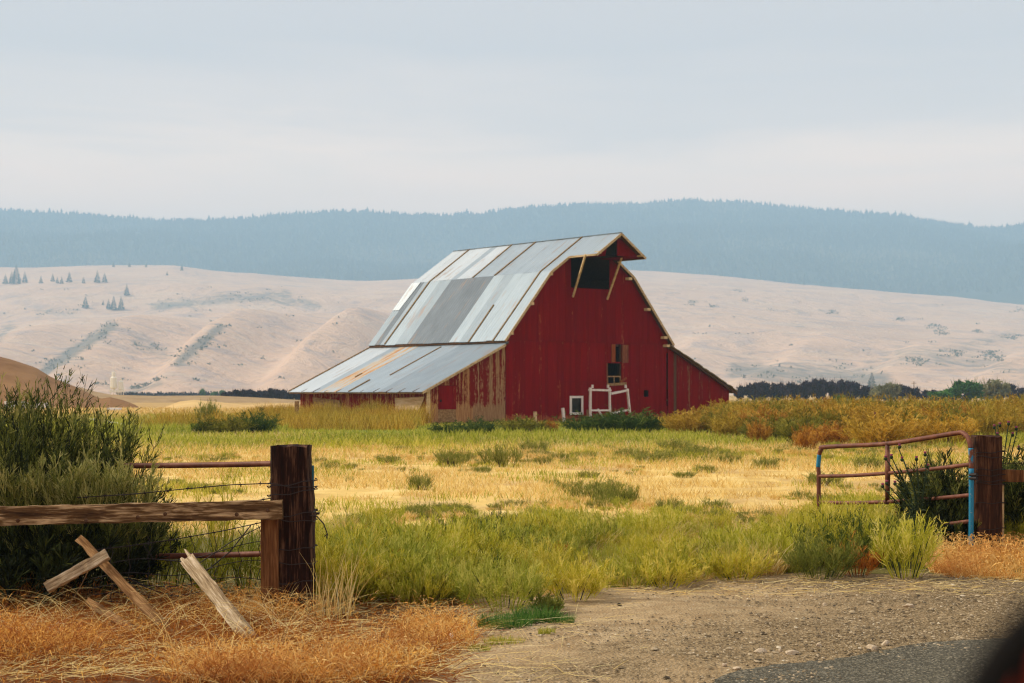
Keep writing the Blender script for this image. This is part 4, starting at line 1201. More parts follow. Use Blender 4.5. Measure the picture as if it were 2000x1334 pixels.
def instancer(name, protos, pts, rotz, scl, idx):
    """uncountable plants: prototypes set on points by geometry nodes"""
    pc = bpy.data.collections.new(name + '_kinds')
    for i_, (me_, mt_) in enumerate(protos):
        d = me_.copy(); d.materials.clear(); d.materials.append(mt_)
        pc.objects.link(bpy.data.objects.new('%s_kind_%02d' % (name, i_), d))
    n_ = len(pts); me = bpy.data.meshes.new(name)
    me.vertices.add(n_); me.vertices.foreach_set('co', np.asarray(pts, np.float32).ravel())
    rot = np.zeros((n_, 3), np.float32); rot[:, 2] = rotz
    a = me.attributes.new('rot', 'FLOAT_VECTOR', 'POINT'); a.data.foreach_set('vector', rot.ravel())
    a = me.attributes.new('scl', 'FLOAT_VECTOR', 'POINT'); a.data.foreach_set('vector', np.asarray(scl, np.float32).ravel())
    a = me.attributes.new('idx', 'INT', 'POINT'); a.data.foreach_set('value', np.asarray(idx, np.int32))
    o = link(name, me, None)
    ng = bpy.data.node_groups.new(name, 'GeometryNodeTree')
    ng.interface.new_socket('Geometry', in_out='INPUT', socket_type='NodeSocketGeometry'); ng.interface.new_socket('Geometry', in_out='OUTPUT', socket_type='NodeSocketGeometry')
    gi, go = ng.nodes.new('NodeGroupInput'), ng.nodes.new('NodeGroupOutput')
    ip, ci = ng.nodes.new('GeometryNodeInstanceOnPoints'), ng.nodes.new('GeometryNodeCollectionInfo')
    ci.inputs['Collection'].default_value = pc; ci.inputs['Separate Children'].default_value = True; ci.inputs['Reset Children'].default_value = True
    ip.inputs['Pick Instance'].default_value = True
    def att(nm, ty):
        x = ng.nodes.new('GeometryNodeInputNamedAttribute'); x.data_type = ty; x.inputs[0].default_value = nm; return x.outputs[0]
    L_ = ng.links.new
    L_(gi.outputs[0], ip.inputs['Points']); L_(ci.outputs[0], ip.inputs['Instance'])
    L_(att('idx', 'INT'), ip.inputs['Instance Index']); L_(att('rot', 'FLOAT_VECTOR'), ip.inputs['Rotation']); L_(att('scl', 'FLOAT_VECTOR'), ip.inputs['Scale'])
    L_(ip.outputs[0], go.inputs[0])
    md_ = o.modifiers.new('plants', 'NODES'); md_.node_group = ng
    return o

def unit(v): return v / (np.linalg.norm(v, axis=-1, keepdims=True) + 1e-9)

# ---- a wispy many-stemmed bush: stems > branchlets > leaflets
def wispy(rb, c, h, r, ns, nb, nl, w=.006, tint=(0, 1), up=.55, blen=.22, leaf=.02, spread=1.0, basew=.25, wild=.85, bend=.05):
    th = rng.uniform(0, 2 * np.pi, ns); k = np.sqrt(rng.uniform(0, 1, ns))
    lean = k * r / h * spread
    D = unit(np.stack([np.cos(th) * lean, np.sin(th) * lean, np.ones(ns)], -1))
    P0 = np.asarray(c) + np.stack([np.cos(th) * k * r * basew, np.sin(th) * k * r * basew, np.zeros(ns)], -1)
    L = h * (1 - .28 * k) * rng.uniform(.62, 1.05, ns)
    cv = np.stack([-np.cos(th) * lean * .12, -np.sin(th) * lean * .12, np.full(ns, .06)], -1) + rng.normal(size=(ns, 3)) * bend
    tt = rng.uniform(tint[0], tint[1], ns)
    rb.ribbons(P0, D, L, w * 1.3, cv, 4, tt * .7, .35)
    Ls, Ds, Cs = rb.L, rb.D, rb.C
    # branchlets
    s = rng.uniform(.22, .97, (ns, nb)) ** .85
    Pb = P0[:, None] + Ds[:, None] * (s * Ls[:, None])[..., None] + Cs[:, None] * (s ** 2 * Ls[:, None])[..., None]
    Db = unit(Ds[:, None] + unit(rng.normal(size=(ns, nb, 3))) * wild + np.array([0, 0, .15]))
    Lb = blen * h * (1.15 - s) * rng.uniform(.5, 1.3, (ns, nb)) + .03 * h
    tb = np.clip(tt[:, None] + rng.normal(size=(ns, nb)) * .15 + (s - .6) * .35, 0, 1)
    Pb, Db, Lb, tb = Pb.reshape(-1, 3), Db.reshape(-1, 3), Lb.ravel(), tb.ravel()
    cb = np.stack([np.zeros(len(Pb)), np.zeros(len(Pb)), np.full(len(Pb), up)], -1) - Db * .2
    rb.ribbons(Pb, Db, Lb, w, cb, 3, tb, .3)
    if nl:
        s2 = rng.uniform(.2, 1.0, (len(Pb), nl))
        Pl = Pb[:, None] + Db[:, None] * (s2 * Lb[:, None])[..., None] + cb[:, None] * (s2 ** 2 * Lb[:, None])[..., None]
        Dl = unit(Db[:, None] + unit(rng.normal(size=(len(Pb), nl, 3))) * .7 + np.array([0, 0, .35]))
        Pl, Dl = Pl.reshape(-1, 3), Dl.reshape(-1, 3)
        rb.ribbons(Pl, Dl, leaf * rng.uniform(.6, 1.5, len(Pl)), leaf * .2, (0, 0, .1), 1, np.clip(np.repeat(tb, nl) + rng.normal(size=len(Pl)) * .1, 0, 1), .4)

def frustum(n, y0, y1, x_l=-160, x_r=2220, power=1.0):
    """random ground points inside the wedge of land the photograph covers, thinning with distance"""
    u = rng.uniform(0, 1, n)
    if power == 1.0: Y_ = y0 * (y1 / y0) ** u
    else: Y_ = y0 + (y1 - y0) * u
    px_ = rng.uniform(x_l, x_r, n)
    return (px_ - 1000) / F * Y_, Y_, px_

def grass(rb, X_, Y_, h, w, lean=.35, tint=None, nseg=2, curl=.35):
    n = len(X_)
    th = rng.uniform(0, 6.28, n)
    D = np.stack([np.cos(th) * lean * rng.uniform(0, 1, n), np.sin(th) * lean * rng.uniform(0, 1, n), np.ones(n)], -1)
    P0 = np.stack([X_, Y_, ground_z(X_, Y_)], -1)
    cv = np.stack([np.cos(th) * curl * rng.uniform(0, 1, n), np.sin(th) * curl * rng.uniform(0, 1, n), -rng.uniform(0, .25, n)], -1)
    sd_ = np.stack([rng.normal(size=n) * .3 + 1, rng.normal(size=n) * .7, rng.normal(size=n) * .1], -1)
    rb.ribbons(P0, D, h, w, cv, nseg, rng.uniform(0, 1, n) if tint is None else tint, .2, sd_)

front_edge = interp([(560, 12.9), (620, 12.75), (780, 12.6), (880, 12.45), (1000, 12.7), (1090, 13.2), (1200, 13.75), (1300, 14.2), (1540, 14.7), (1750, 14.9), (2100, 15.0)])
def vnoise(x, y, s, seed): return fbm(np.asarray(x), np.asarray(y), s, 4, seed)

# ---- dry field grass
rb = RB()
X_, Y_, px_ = frustum(120000, 18.6, 64)
nz = vnoise(X_, Y_, 1.6, 11); nz2 = vnoise(X_, Y_, .5, 12)
keep = (nz + .8 * nz2 > -.05 - (Y_ - 26) / 40) & (rng.uniform(0, 1, len(X_)) < .9)
X_, Y_, nz = X_[keep], Y_[keep], nz[keep]
hh = rng.uniform(.05, .17, len(X_)) * (1 + .5 * np.clip((Y_ - 24) / 20, 0, 1)) * (1 + .35 * nz)
grass(rb, X_, Y_, np.clip(hh, .03, .4), .004 + .00033 * Y_, 1.1, None, 1)
tag(rb.build('dry_grass', FO['straw']), 'short dry yellow grass covering the open field', 'grass', kind='stuff')

# ---- pale green patches growing through it
clump_px = [(978, 912, 872, 62), (1045, 884, 862, 46), (1275, 905, 880, 62), (1232, 895, 876, 46), (1362, 893, 870, 48), (1422, 906, 886, 36), (1378, 921, 905, 34), (1215, 984, 948, 50), (1160, 978, 942, 70), (1130, 962, 940, 60), (1190, 960, 938, 46), (1308, 998, 972, 38), (1398, 994, 974, 42), (1610, 952, 926, 60), (1703, 918, 888, 54), (1060, 908, 890, 26), (880, 912, 880, 50), (820, 955, 925, 40), (1080, 950, 936, 24), (1150, 932, 918, 30), (1495, 915, 893, 40), (905, 902, 880, 36), (1060, 893, 876, 26), (760, 905, 888, 40), (1320, 880, 858, 50)]
rb = RB()
X_, Y_, px_ = frustum(70000, 20, 60)
nz = vnoise(X_, Y_ * .55, 2.0, 21) + .5 * vnoise(X_, Y_, .6, 22) + np.clip((Y_ - 33) / 18, -.65, .8) - .35 * np.clip((px_ - 1250) / 400, 0, 1) * (Y_ < 42)
for (cx, cb, ct, cw) in clump_px:
    gx_, gy_ = G(cx, cb); nz = np.maximum(nz, 1.0 - np.hypot((X_ - gx_) / (cw / F * gy_ * .9), (Y_ - gy_) / (cw / F * gy_ * 1.6)) * .7)
keep = nz > .30 + .25 * rng.normal(size=len(X_))
X_, Y_, nz = X_[keep], Y_[keep], nz[keep]
grass(rb, X_, Y_, rng.uniform(.08, .24, len(X_)) * np.clip(.6 + nz * .5, .5, 1.3), .004 + .0003 * Y_, .5)
tag(rb.build('green_grass', FO['strip']), 'thin green grass patches in the dry field', 'grass', kind='stuff')

# ---- green strip before the barn
rb = RB()
X_, Y_, px_ = frustum(62000, 47, 92)
nz = vnoise(X_, Y_, 3.0, 31)
keep = nz > -.6 + 1.6 * np.clip((54 - Y_) / 9, 0, 1) + .3 * rng.normal(size=len(X_))
X_, Y_, nz = X_[keep], Y_[keep], nz[keep]
lowr = np.where((Y_ > 66), .55, 1.0)
grass(rb, X_, Y_, rng.uniform(.15, .5, len(X_)) * np.clip(.75 + .35 * nz, .4, 1.3) * lowr, .045, .7, None, 1)
tag(rb.build('green_strip', FO['strip']), 'bright green grass strip in front of the barn', 'grass', kind='stuff')
# tall ochre weeds against the barn's left shed
rb = RB()
n = 16000
v_ = rng.uniform(-1.5, 15, n); d_ = rng.uniform(.2, 3.0, n) ** 1.0
u_ = -5.6 - d_ - .5
Xw = BX + u_ * cB - v_ * sB; Yw = BY + u_ * sB + v_ * cB
hh = rng.uniform(.45, 1.25, n) * (1 + .3 * vnoise(Xw, Yw, .8, 41)) * np.clip(1.15 - d_ * .22, .4, 1)
grass(rb, Xw, Yw, hh, .03, .4)
n = 9000
Xw = rng.uniform(-17.5, -4.5, n); Yw = rng.uniform(72, 84, n)
Xf = BX + (-6.2) * cB
hh = rng.uniform(.3, .95, n) * np.clip(1 + .4 * vnoise(Xw, Yw, .9, 42), .3, 1.4)
grass(rb, Xw, Yw, hh, .03, .4)
tag(rb.build('ochre_weeds', FO['gold']), 'tall ochre dry weeds along the left shed wall', 'weeds', kind='stuff')
rb = RB()
X_, Y_, px_ = frustum(16000, 92, 165, -60, 620)
grass(rb, X_, Y_, rng.uniform(.15, .4, len(X_)), .12, .6, None, 1)
tag(rb.build('far_straw', FO['straw']), 'dry straw field reaching from the shed to the mounds', 'grass', kind='stuff')
rb = RB()
X_, Y_, px_ = frustum(20000, 64, 110, -60, 560)
grass(rb, X_, Y_, rng.uniform(.15, .5, len(X_)), .06, .7, None, 1)
tag(rb.build('green_pasture', FO['strip']), 'green pasture left of the barn below the mounds', 'grass', kind='stuff')

# ---- shrubs: meshes shared, 1 m across
def brush_mesh(seed, nst=110, nb=8, nl=5, leaf=.06, w=.014, basew=.6):
    global rng
    old = rng; rng = np.random.default_rng(seed)
    rb = RB(); wispy(rb, (0, 0, 0), 1.0, .5, nst, nb, nl, w, (.05, .95), .25, .26, leaf, 1.0, basew, 1.25, .14)
    rng = old
    return rb.mesh('foliage')
BR = [brush_mesh(s) for s in (51, 52, 53, 54)]
def with_mat(me, mat):
    d = me.copy(); d.materials.clear(); d.materials.append(mat); return d
def clump_mesh(seed):
    global rng
    old = rng; rng = np.random.default_rng(seed)
    rb = RB(); wispy(rb, (0, 0, 0), 1.0, .5, 70, 8, 3, .012, (.05, .95), .55, .30, .055, .8, .85, .8, .2)
    rng = old
    return rb.mesh('foliage')
CLM = [clump_mesh(s_) for s_ in (61, 62, 63, 64)]
SH = {k_: [with_mat(m_, FO[k_]) for m_ in BR] for k_ in ('gold', 'rustbrush', 'rustorange', 'oliveshrub', 'greenshrub', 'sage')}
SH['clump'] = [with_mat(m_, FO['sage']) for m_ in CLM]
stm = MB()
for a_ in range(7):
    t_ = a_ * .9; stm.tube([(.05 * math.cos(t_), .05 * math.sin(t_), -.05), (.12 * math.cos(t_), .12 * math.sin(t_), .25), (.22 * math.cos(t_), .22 * math.sin(t_), .5)], [.02, .014, .006], 5)
stm = stm.mesh('stem', True); stm.materials.append(MAT['trunk'])
def shrub(name, label, px_, base, top, wpx, key, group=None, var=0, cat='shrub', dep=1.0):
    x, y = G(px_, base)
    t = empty(name, (x, y, float(ground_z(x, y)) - .02), random.uniform(0, 6))
    hh = (base - top) / F * y; ww = wpx / F * y
    t.scale = (ww, ww * dep, hh)
    link('foliage', SH[key][var % 4], None, t); link('stem', stm, None, t)
    return tag(t, label, cat, group)
# the brush bank right of the barn: a mass
protos = [(m_, FO['gold']) for m_ in BR] + [(m_, FO['oliveshrub']) for m_ in BR[:2]] + [(m_, FO['rustorange']) for m_ in BR[2:]]
pts, ro, scl, idx = [], [], [], []
for i in range(260):
    x = random.uniform(1325, 2090); t_ = random.random()
    base = 856 - 36 * t_ - (10 if x < 1400 else 0)
    X0, Y0 = G(x, base)
    top = float(np.interp(x, (1325, 1400, 1470, 1560, 1640, 1800, 2000), (804, 792, 783, 785, 782, 785, 781))) + random.uniform(-5, 9) + (1 - t_) * 16
    hh = max(ZC + (HY - top) / F * Y0, .5) * 1.2; wd_ = random.uniform(1.2, 2.2)
    pts.append((X0, Y0, -.03)); ro.append(random.uniform(0, 6.28)); scl.append((wd_, wd_, hh))
    idx.append(random.choice((0, 1, 2, 3)) if random.random() < .66 else random.choice((4, 5, 4, 5, 6, 7) if t_ < .5 else (4, 5)))
tag(instancer('golden_brush', protos, pts, ro, scl, idx), 'bank of golden rabbitbrush along the field right of the barn', 'brush', kind='stuff')
for i, (x, b_, tp, w_, key, lab) in enumerate((
    (1500, 862, 808, 110, 'oliveshrub', 'dark olive shrub with brown underside in front of the golden brush bank'),
    (1425, 856, 806, 90, 'gold', 'rounded yellow shrub at the left end of the golden brush'),
    (1483, 866, 818, 46, 'rustorange', 'small rust-red shrub glowing below the dark olive shrub'),
    (1570, 868, 806, 90, 'oliveshrub', 'second dark olive shrub, just right of the rust-red one'),
    (1625, 872, 822, 90, 'rustorange', 'wide orange-brown shrub at the foot of the golden brush'),
    (1575, 880, 830, 50, 'rustorange', 'brown-red shrub between olive shrub and green grass'),
    (1720, 876, 800, 130, 'gold', 'broad golden shrub right of the orange-brown shrub'),
    (1840, 874, 796, 130, 'gold', 'golden shrub rising behind the top rail of the gate'),
    (1920, 862, 785, 60, 'gold', 'tall golden shrub spire behind the right gate post'),
    (1340, 850, 798, 90, 'gold', 'yellow-green shrub against the right shed wall of the barn'))):
    shrub('brush_shrub', lab, x, b_, tp, w_, key, 'single shrubs in the brush bank', i)
for i, (x, b_, tp, w_, key, lab) in enumerate((
    (1225, 848, 796, 130, 'greenshrub', 'broad dark green shrub hiding the foot of the white pen frame'),
    (1155, 848, 806, 110, 'greenshrub', 'green shrub left of the broad dark one before the gable'),
    (1270, 846, 808, 70, 'oliveshrub', 'small dark shrub right of the white pen frame'),
    (932, 850, 814, 80, 'greenshrub', 'low dark green shrub at the foot of the left shed front'),
    (868, 851, 824, 60, 'greenshrub', 'smaller dark green shrub at the corner of the left shed'),
    (1020, 848, 812, 110, 'oliveshrub', 'low green shrub at the left foot of the red gable'),
    (1074, 848, 818, 30, 'rustbrush', 'small orange dry bush at the foot of the red gable'),
    (500, 850, 800, 82, 'greenshrub', 'dark green round shrub left of the barn, right one of the pair'),
    (440, 851, 808, 95, 'oliveshrub', 'yellow-green shrub left of the barn, left one of the pair'),
    (395, 851, 818, 40, 'greenshrub', 'small dark shrub at the left end of the shrub pair'),
    (408, 838, 780, 48, 'sage', 'grey sage bush standing behind the shrub pair'))):
    shrub('shrub', lab, x, b_, tp, w_, key, None, i)
# weed clumps in the dry field
CL = ['tallest one straight below the left edge of the gable', 'small one above and right of the tallest', 'wide one straight below the small square barn hole', 'just up and left of the wide one', 'right of the wide one, near the green strip', 'first of two small ones towards the gate', 'small one below and left of those two', 'lower right end of the big cluster in mid field', 'middle of the big cluster in mid field', 'left end of the big cluster in mid field', 'top of the big cluster in mid field', 'lone one just above the weed bank, left of two', 'lone one just above the weed bank, right of two', 'behind the free end of the open gate', 'behind the brace of the open gate', 'tiny one below the window of the barn', 'loose one below the shed corner', 'palest one right above the left post', 'tiny one left of the mid-field cluster', 'small one above the mid-field cluster', 'nearest the gate among the upper row', 'small one touching the green strip below the shed', 'tiny one close below the white post', 'first one right of the left post top', 'high up beside the green strip, right of the gable']
for i, (x, b_, tp, w_) in enumerate(clump_px):
    t = shrub('weed_clump', 'weed clump in the dry field, ' + CL[i], x, b_, tp - (b_ - tp) * .3, w_ * 1.15, 'clump', 'weed clumps in the dry field', i, 'weed')

# small weeds scattered through the dry field
protos = [(m_, FO['sage']) for m_ in CLM] + [(m_, FO['strip']) for m_ in CLM[:2]] + [(m_, FO['straw']) for m_ in CLM[2:]]
X_, Y_, px_ = frustum(5200, 20.5, 56)
nz = vnoise(X_, Y_ * .6, 1.7, 91) + .6 * vnoise(X_, Y_, .5, 92) + np.clip((Y_ - 36) / 22, -.3, .5)
keep = nz > .42 + .2 * rng.normal(size=len(X_))
X_, Y_, nz = X_[keep], Y_[keep], nz[keep]; n = len(X_)
hh = rng.uniform(.05, .20, n) * np.clip(.6 + .5 * nz, .5, 1.4); wd_ = hh * rng.uniform(1.0, 2.2, n) + .05
tag(instancer('field_weeds', protos, np.stack([X_, Y_, ground_z(X_, Y_) - .005], -1), rng.uniform(0, 6.28, n), np.stack([wd_, wd_, hh], -1), rng.integers(0, 8, n)), 'small ragged weeds scattered through the dry field', 'weeds', kind='stuff')

# ---- the weed band behind the driveway
def weed_proto(seed, ns, nb, nl, leaf, w, wild, up, r=.62, basew=.3, tint=(.1, .95)):
    global rng
    old = rng; rng = np.random.default_rng(seed)
    rb = RB(); wispy(rb, (0, 0, 0), 1.0, r, ns, nb, nl, w, tint, up, .30, leaf, 1.0, basew, wild, .16)
    rng = old
    return rb.mesh('weed')
def tuft_proto(seed, n_, w_, lean, curl):
    r = np.random.default_rng(seed); rb = RB()
    a_ = r.uniform(0, 6.28, n_); q = np.sqrt(r.uniform(0, 1, n_)) * .35
    P0 = np.stack([q * np.cos(a_), q * np.sin(a_), np.zeros(n_)], -1)
    D = np.stack([P0[:, 0] * lean + r.normal(size=n_) * .22, P0[:, 1] * lean + r.normal(size=n_) * .22, np.ones(n_)], -1)
    rb.ribbons(P0, D, r.uniform(.35, 1.05, n_), w_, np.stack([r.normal(size=n_) * curl, r.normal(size=n_) * curl, -r.uniform(0, .3, n_)], -1), 3, r.uniform(0, 1, n_), .15)
    return rb.mesh('tuft')
WP = [weed_proto(100 + k_, 44, 11, 3, .055, .0075, random.uniform(.65, 1.0), random.uniform(.35, .7), random.uniform(.5, 1.0), .5, (random.uniform(0, .35), random.uniform(.6, 1))) for k_ in range(8)]
WS = [weed_proto(120 + k_, 8, 12, 3, .06, .008, .9, .6, .45, .3, (.1, .8)) for k_ in range(3)]
TG = [tuft_proto(130 + k_, 150, .018, 1.2, .25) for k_ in range(3)]
protos = [(m_, FO['weed']) for m_ in WP[:5]] + [(m_, FO['weed_gold']) for m_ in WP[5:]] + [(m_, FO['weed']) for m_ in WS] + [(m_, FO['strip']) for m_ in TG] + [(m_, FO['straw']) for m_ in TG[:2]] + [(WS[0], FO['rustbrush']), (WS[1], FO['oliveshrub']), (WP[2], FO['greenshrub'])]
KIND = {'bushy': (0, 1, 2, 3, 4), 'gold': (5, 6, 7), 'thin': (8, 9, 10), 'tuft': (11, 12, 13), 'straw': (14, 15), 'dead': (16, 17), 'dark': (18,)}
pts, ro, scl, idx = [], [], [], []
for i in range(3000):
    px_ = random.uniform(590, 2080)
    fe = float(front_edge(px_))
    back = 20.6 if px_ < 1250 else 22.0
    t_ = random.random() ** 1.25
    Y0 = fe + .18 + t_ * (back - fe) + .25 * float(vnoise(px_ * .01, 0.0, .35, 83))
    X0 = (px_ - 1000) / F * Y0
    if px_ > 1690 and Y0 < 17.5 and not (px_ < 1790 and random.random() < .3): continue
    nz_ = float(vnoise(X0, Y0, .55, 81)); sp_ = float(vnoise(X0, Y0, .9, 82))
    if t_ > .62 and nz_ < -.1 + (t_ - .62) * 2.2: continue
    if nz_ < -.3 and random.random() < .75: continue
    if t_ < .06 and sp_ < -.1: continue
    hh = random.uniform(.20, .44) * (1 - .28 * t_) * (1 + .38 * nz_) * (1.1 if px_ > 1400 else 1)
    r_ = random.random() + .28 * sp_ + (.12 if px_ > 1000 else -.1)
    kd = 'dark' if r_ < -.02 else 'bushy' if r_ < .46 else 'tuft' if r_ < .60 else 'thin' if r_ < .72 else 'gold' if r_ < 1.0 else 'straw'
    if random.random() < .06: kd = 'dead'
    if random.random() < .12 + .30 * t_: kd = 'straw'
    if 1540 < px_ < 1860 and Y0 < 17.2 and random.random() < .45: kd = 'dark'; hh *= .88
    if kd == 'thin': hh *= 1.25
    if kd == 'straw': hh *= .85
    wd_ = hh * random.uniform(.9, 1.5)
    pts.append((X0, Y0, float(ground_z(X0, Y0)))); ro.append(random.uniform(0, 6.28)); scl.append((wd_, wd_, max(hh, .08))); idx.append(random.choice(KIND[kd]))
tag(instancer('weed_bank', protos, pts, ro, scl, idx), 'bank of leafy yellow-green weeds behind the gravel driveway', 'weeds', kind='stuff')
# single weeds that stand out of the bank
def weed(name, label, px_, base, hh, r, mat, ns=40, nb=12, nl=4, tint=(.2, .9), w=.005, leaf=.03, group=None, cat='weed', basew=.45, up=.5, Y0=None):
    if Y0 is None: x, y = G(px_, base)
    else: y = Y0; x = (px_ - 1000) / F * Y0
    t = empty(name, (x, y, float(ground_z(x, y))))
    rb = RB(); wispy(rb, (0, 0, 0), hh, r, ns, nb, nl, w, tint, up, .30, leaf, 1.0, basew, 1.1, .14)
    rb.build('foliage', mat, t)
    b = MB()
    for k_ in range(5):
        a_ = k_ * 1.3; b.tube([(.2 * r * math.cos(a_), .2 * r * math.sin(a_), -.03), (.4 * r * math.cos(a_), .4 * r * math.sin(a_), .3 * hh), (.6 * r * math.cos(a_), .6 * r * math.sin(a_), .6 * hh)], [.005, .004, .002], 5)
    b.build('stem', FO['thistle'], t)
    return tag(t, label, cat, group)
weed('mustard_weed', 'big bushy green weed bulging onto the driveway in mid foreground', 985, 1192, .50, .5, FO['weed'], 70, 14, 4, (.35, 1))
weed('mustard_weed', 'bushy weed with curved stems right of the big bulging one', 1120, 1172, .40, .45, FO['weed_gold'], 55, 13, 4)
weed('low_weed', 'small dark green weed at the edge of the bare dirt', 1065, 1198, .17, .17, FO['sage'], 40, 8, 4, (0, .5))
weed('mustard_weed', 'green weed right beside the left gate post', 690, 1180, .36, .36, FO['weed'], 50, 13, 4)
weed('mustard_weed', 'green weed clump two steps right of the left post', 830, 1178, .38, .4, FO['weed'], 55, 13, 4, (.1, .8))
weed('mustard_weed', 'yellow-green weed at the driveway edge in the middle of the bank', 1300, 1142, .36, .42, FO['weed_gold'], 55, 13, 4)
weed('mustard_weed', 'yellow weed clump at the driveway edge, left of the dark one', 1440, 1134, .38, .45, FO['weed_gold'], 55, 13, 4)
weed('mustard_weed', 'dark green weed mound just left of the open gate foot', 1600, 1132, .48, .42, FO['sage'], 70, 13, 4, (0, .7))
weed('dry_weed', 'reddish-brown dying weed below the open gate', 1675, 1128, .34, .28, FO['rustbrush'], 40, 12, 3)
weed('mustard_weed', 'light green branching mustard plant in front of the gate', 1770, 1135, .66, .36, FO['weed'], 34, 12, 4, (.35, 1), .0075, .035, None, 'weed', .35, .6)
for (x_, y_, hh, w_) in ((975, 1090, .52, 'leftmost'), (1190, 1080, .5, 'rightmost'), (1055, 1090, .45, 'middle')):
    weed('tall_weed', w_ + ' thin dark weed stalk standing above the green bank', x_, y_, hh, .14, FO['oliveshrub'], 9, 7, 2, (0, .5), .005, .02, 'dark stalks above the weed bank')
# wispy weeds behind the left fence
for i, (x_, Y0, hh, r_, lab) in enumerate(((430, 14.2, 1.02, .24, 'thin tall weed with upright stalks behind the barbed wire'), (340, 14.0, .72, .3, 'leafy green weed behind the wire, beside the big dark bush'), (480, 13.7, .62, .3, 'green weed behind the fence, left of the post'), (400, 13.4, .55, .35, 'low green weed behind the rusty lower rail'), (300, 13.5, .6, .3, 'green weed at the right flank of the big bush'))):
    weed('fence_weed', lab, x_, 0, hh, r_, FO['weed'] if i else FO['weed_gold'], 34 if i else 16, 10, 3, (.0, .7), .0065 if i else .008, .03, None, 'weed', .2, .6, Y0)

# ---- big dark bush at the left
bt = empty('tall_bush', (-4.22, 13.5, 0)); bt.scale = (1.12, 1, 1); tag(bt, 'tall dark green wispy bush behind the wooden rail at left', 'bush')
rb = RB()
wispy(rb, (0, 0, 0), 1.84, .92, 300, 20, 6, .0058, (0, .75), .55, .20, .042, 1.0, .55)
wispy(rb, (-.5, .3, 0), 1.72, .9, 150, 16, 6, .006, (0, .6), .55, .20, .042, 1.0, .55)
wispy(rb, (.55, -.2, 0), 1.15, .72, 150, 16, 6, .0055, (.1, .95), .6, .22, .04, 1.0, .5)
wispy(rb, (-.1, -.1, .0), .85, 1.15, 260, 14, 6, .009, (0, .12), .3, .26, .07, 1.0, .85)  # low skirt tinted darkest, imitating the shade under the bush
rb.build('foliage', FO['dark_bush'], bt)
rb = RB()                                         # lighter sprays and spires
for (px_, top, s_) in ((35, 688, .05), (62, 760, .05), (90, 745, .06), (150, 755, .05), (105, 790, .06), (128, 770, .04), (10, 770, .05), (205, 800, .07), (182, 790, .05), (232, 830, .07), (48, 722, .05), (75, 735, .05), (18, 735, .05), (115, 750, .05), (165, 778, .06), (275, 880, .07), (300, 945, .08), (265, 905, .08), (250, 865, .06), (222, 870, .08)):
    p = P(px_, top, 13.4); hh = p.z - .45
    wispy(rb, (p.x + 4.22 - .22 * (px_ - 60) / 200, -.1, .45), hh, s_ * 1.5, 4, 24, 6, .0065, (.35, .95), .8, .10, .035, 1.0, .3)
for (px_, py_, Yq) in ((105, 900, 12.75), (60, 960, 12.7), (180, 930, 12.8), (20, 930, 12.75), (230, 960, 12.9), (140, 960, 12.75)):
    p = P(px_, 1010, Yq)
    wispy(rb, (p.x + 4.22, Yq - 13.5, .6), .62, .34, 15, 14, 5, .007, (.7, 1), .75, .30, .035, 1.0, .1)
rb.build('light_spray', FO['dark_bush'], bt)
b = MB()
for k_ in range(16):
    a_ = k_ * .9; r_ = .5 + .3 * math.sin(k_ * 3.7)
    b.tube([(.25 * math.cos(a_), .25 * math.sin(a_), -.05), (.6 * r_ * math.cos(a_), .6 * r_ * math.sin(a_), .6), (r_ * math.cos(a_), r_ * math.sin(a_), 1.15)], [.02, .013, .004], 6)
b.build('stem', MAT['trunk'], bt)

# ---- bushes by the right post
bt = empty('gate_bush', (P(1838, 900, 17.5).x, 17.5, 0)); tag(bt, 'dark green bush growing through the hinge side of the gate', 'bush')
rb = RB(); wispy(rb, (0, 0, 0), 1.0, .46, 230, 16, 6, .0065, (0, .75), .4, .22, .05, 1.0, .6); wispy(rb, (0, -.4, 0), .58, .46, 130, 13, 6, .0065, (0, .5), .4, .25, .05, 1, .7)
rb.build('foliage', FO['dark_bush'], bt)
b = MB()
for k_ in range(8):
    a_ = k_ * .8; b.tube([(0, 0, -.05), (.18 * math.cos(a_), .18 * math.sin(a_), .4), (.3 * math.cos(a_), .3 * math.sin(a_), .75)], [.014, .01, .004], 6)
b.build('stem', MAT['trunk'], bt)
bt2 = copy_tree(bt); bt2.location = (P(2010, 900, 17.9).x, 17.9, 0); bt2.scale = (1.25, 1.1, 1.05); bt2.rotation_euler = (0, 0, 2)
tag(bt2, 'dark bush behind the rail at the right edge', 'bush')

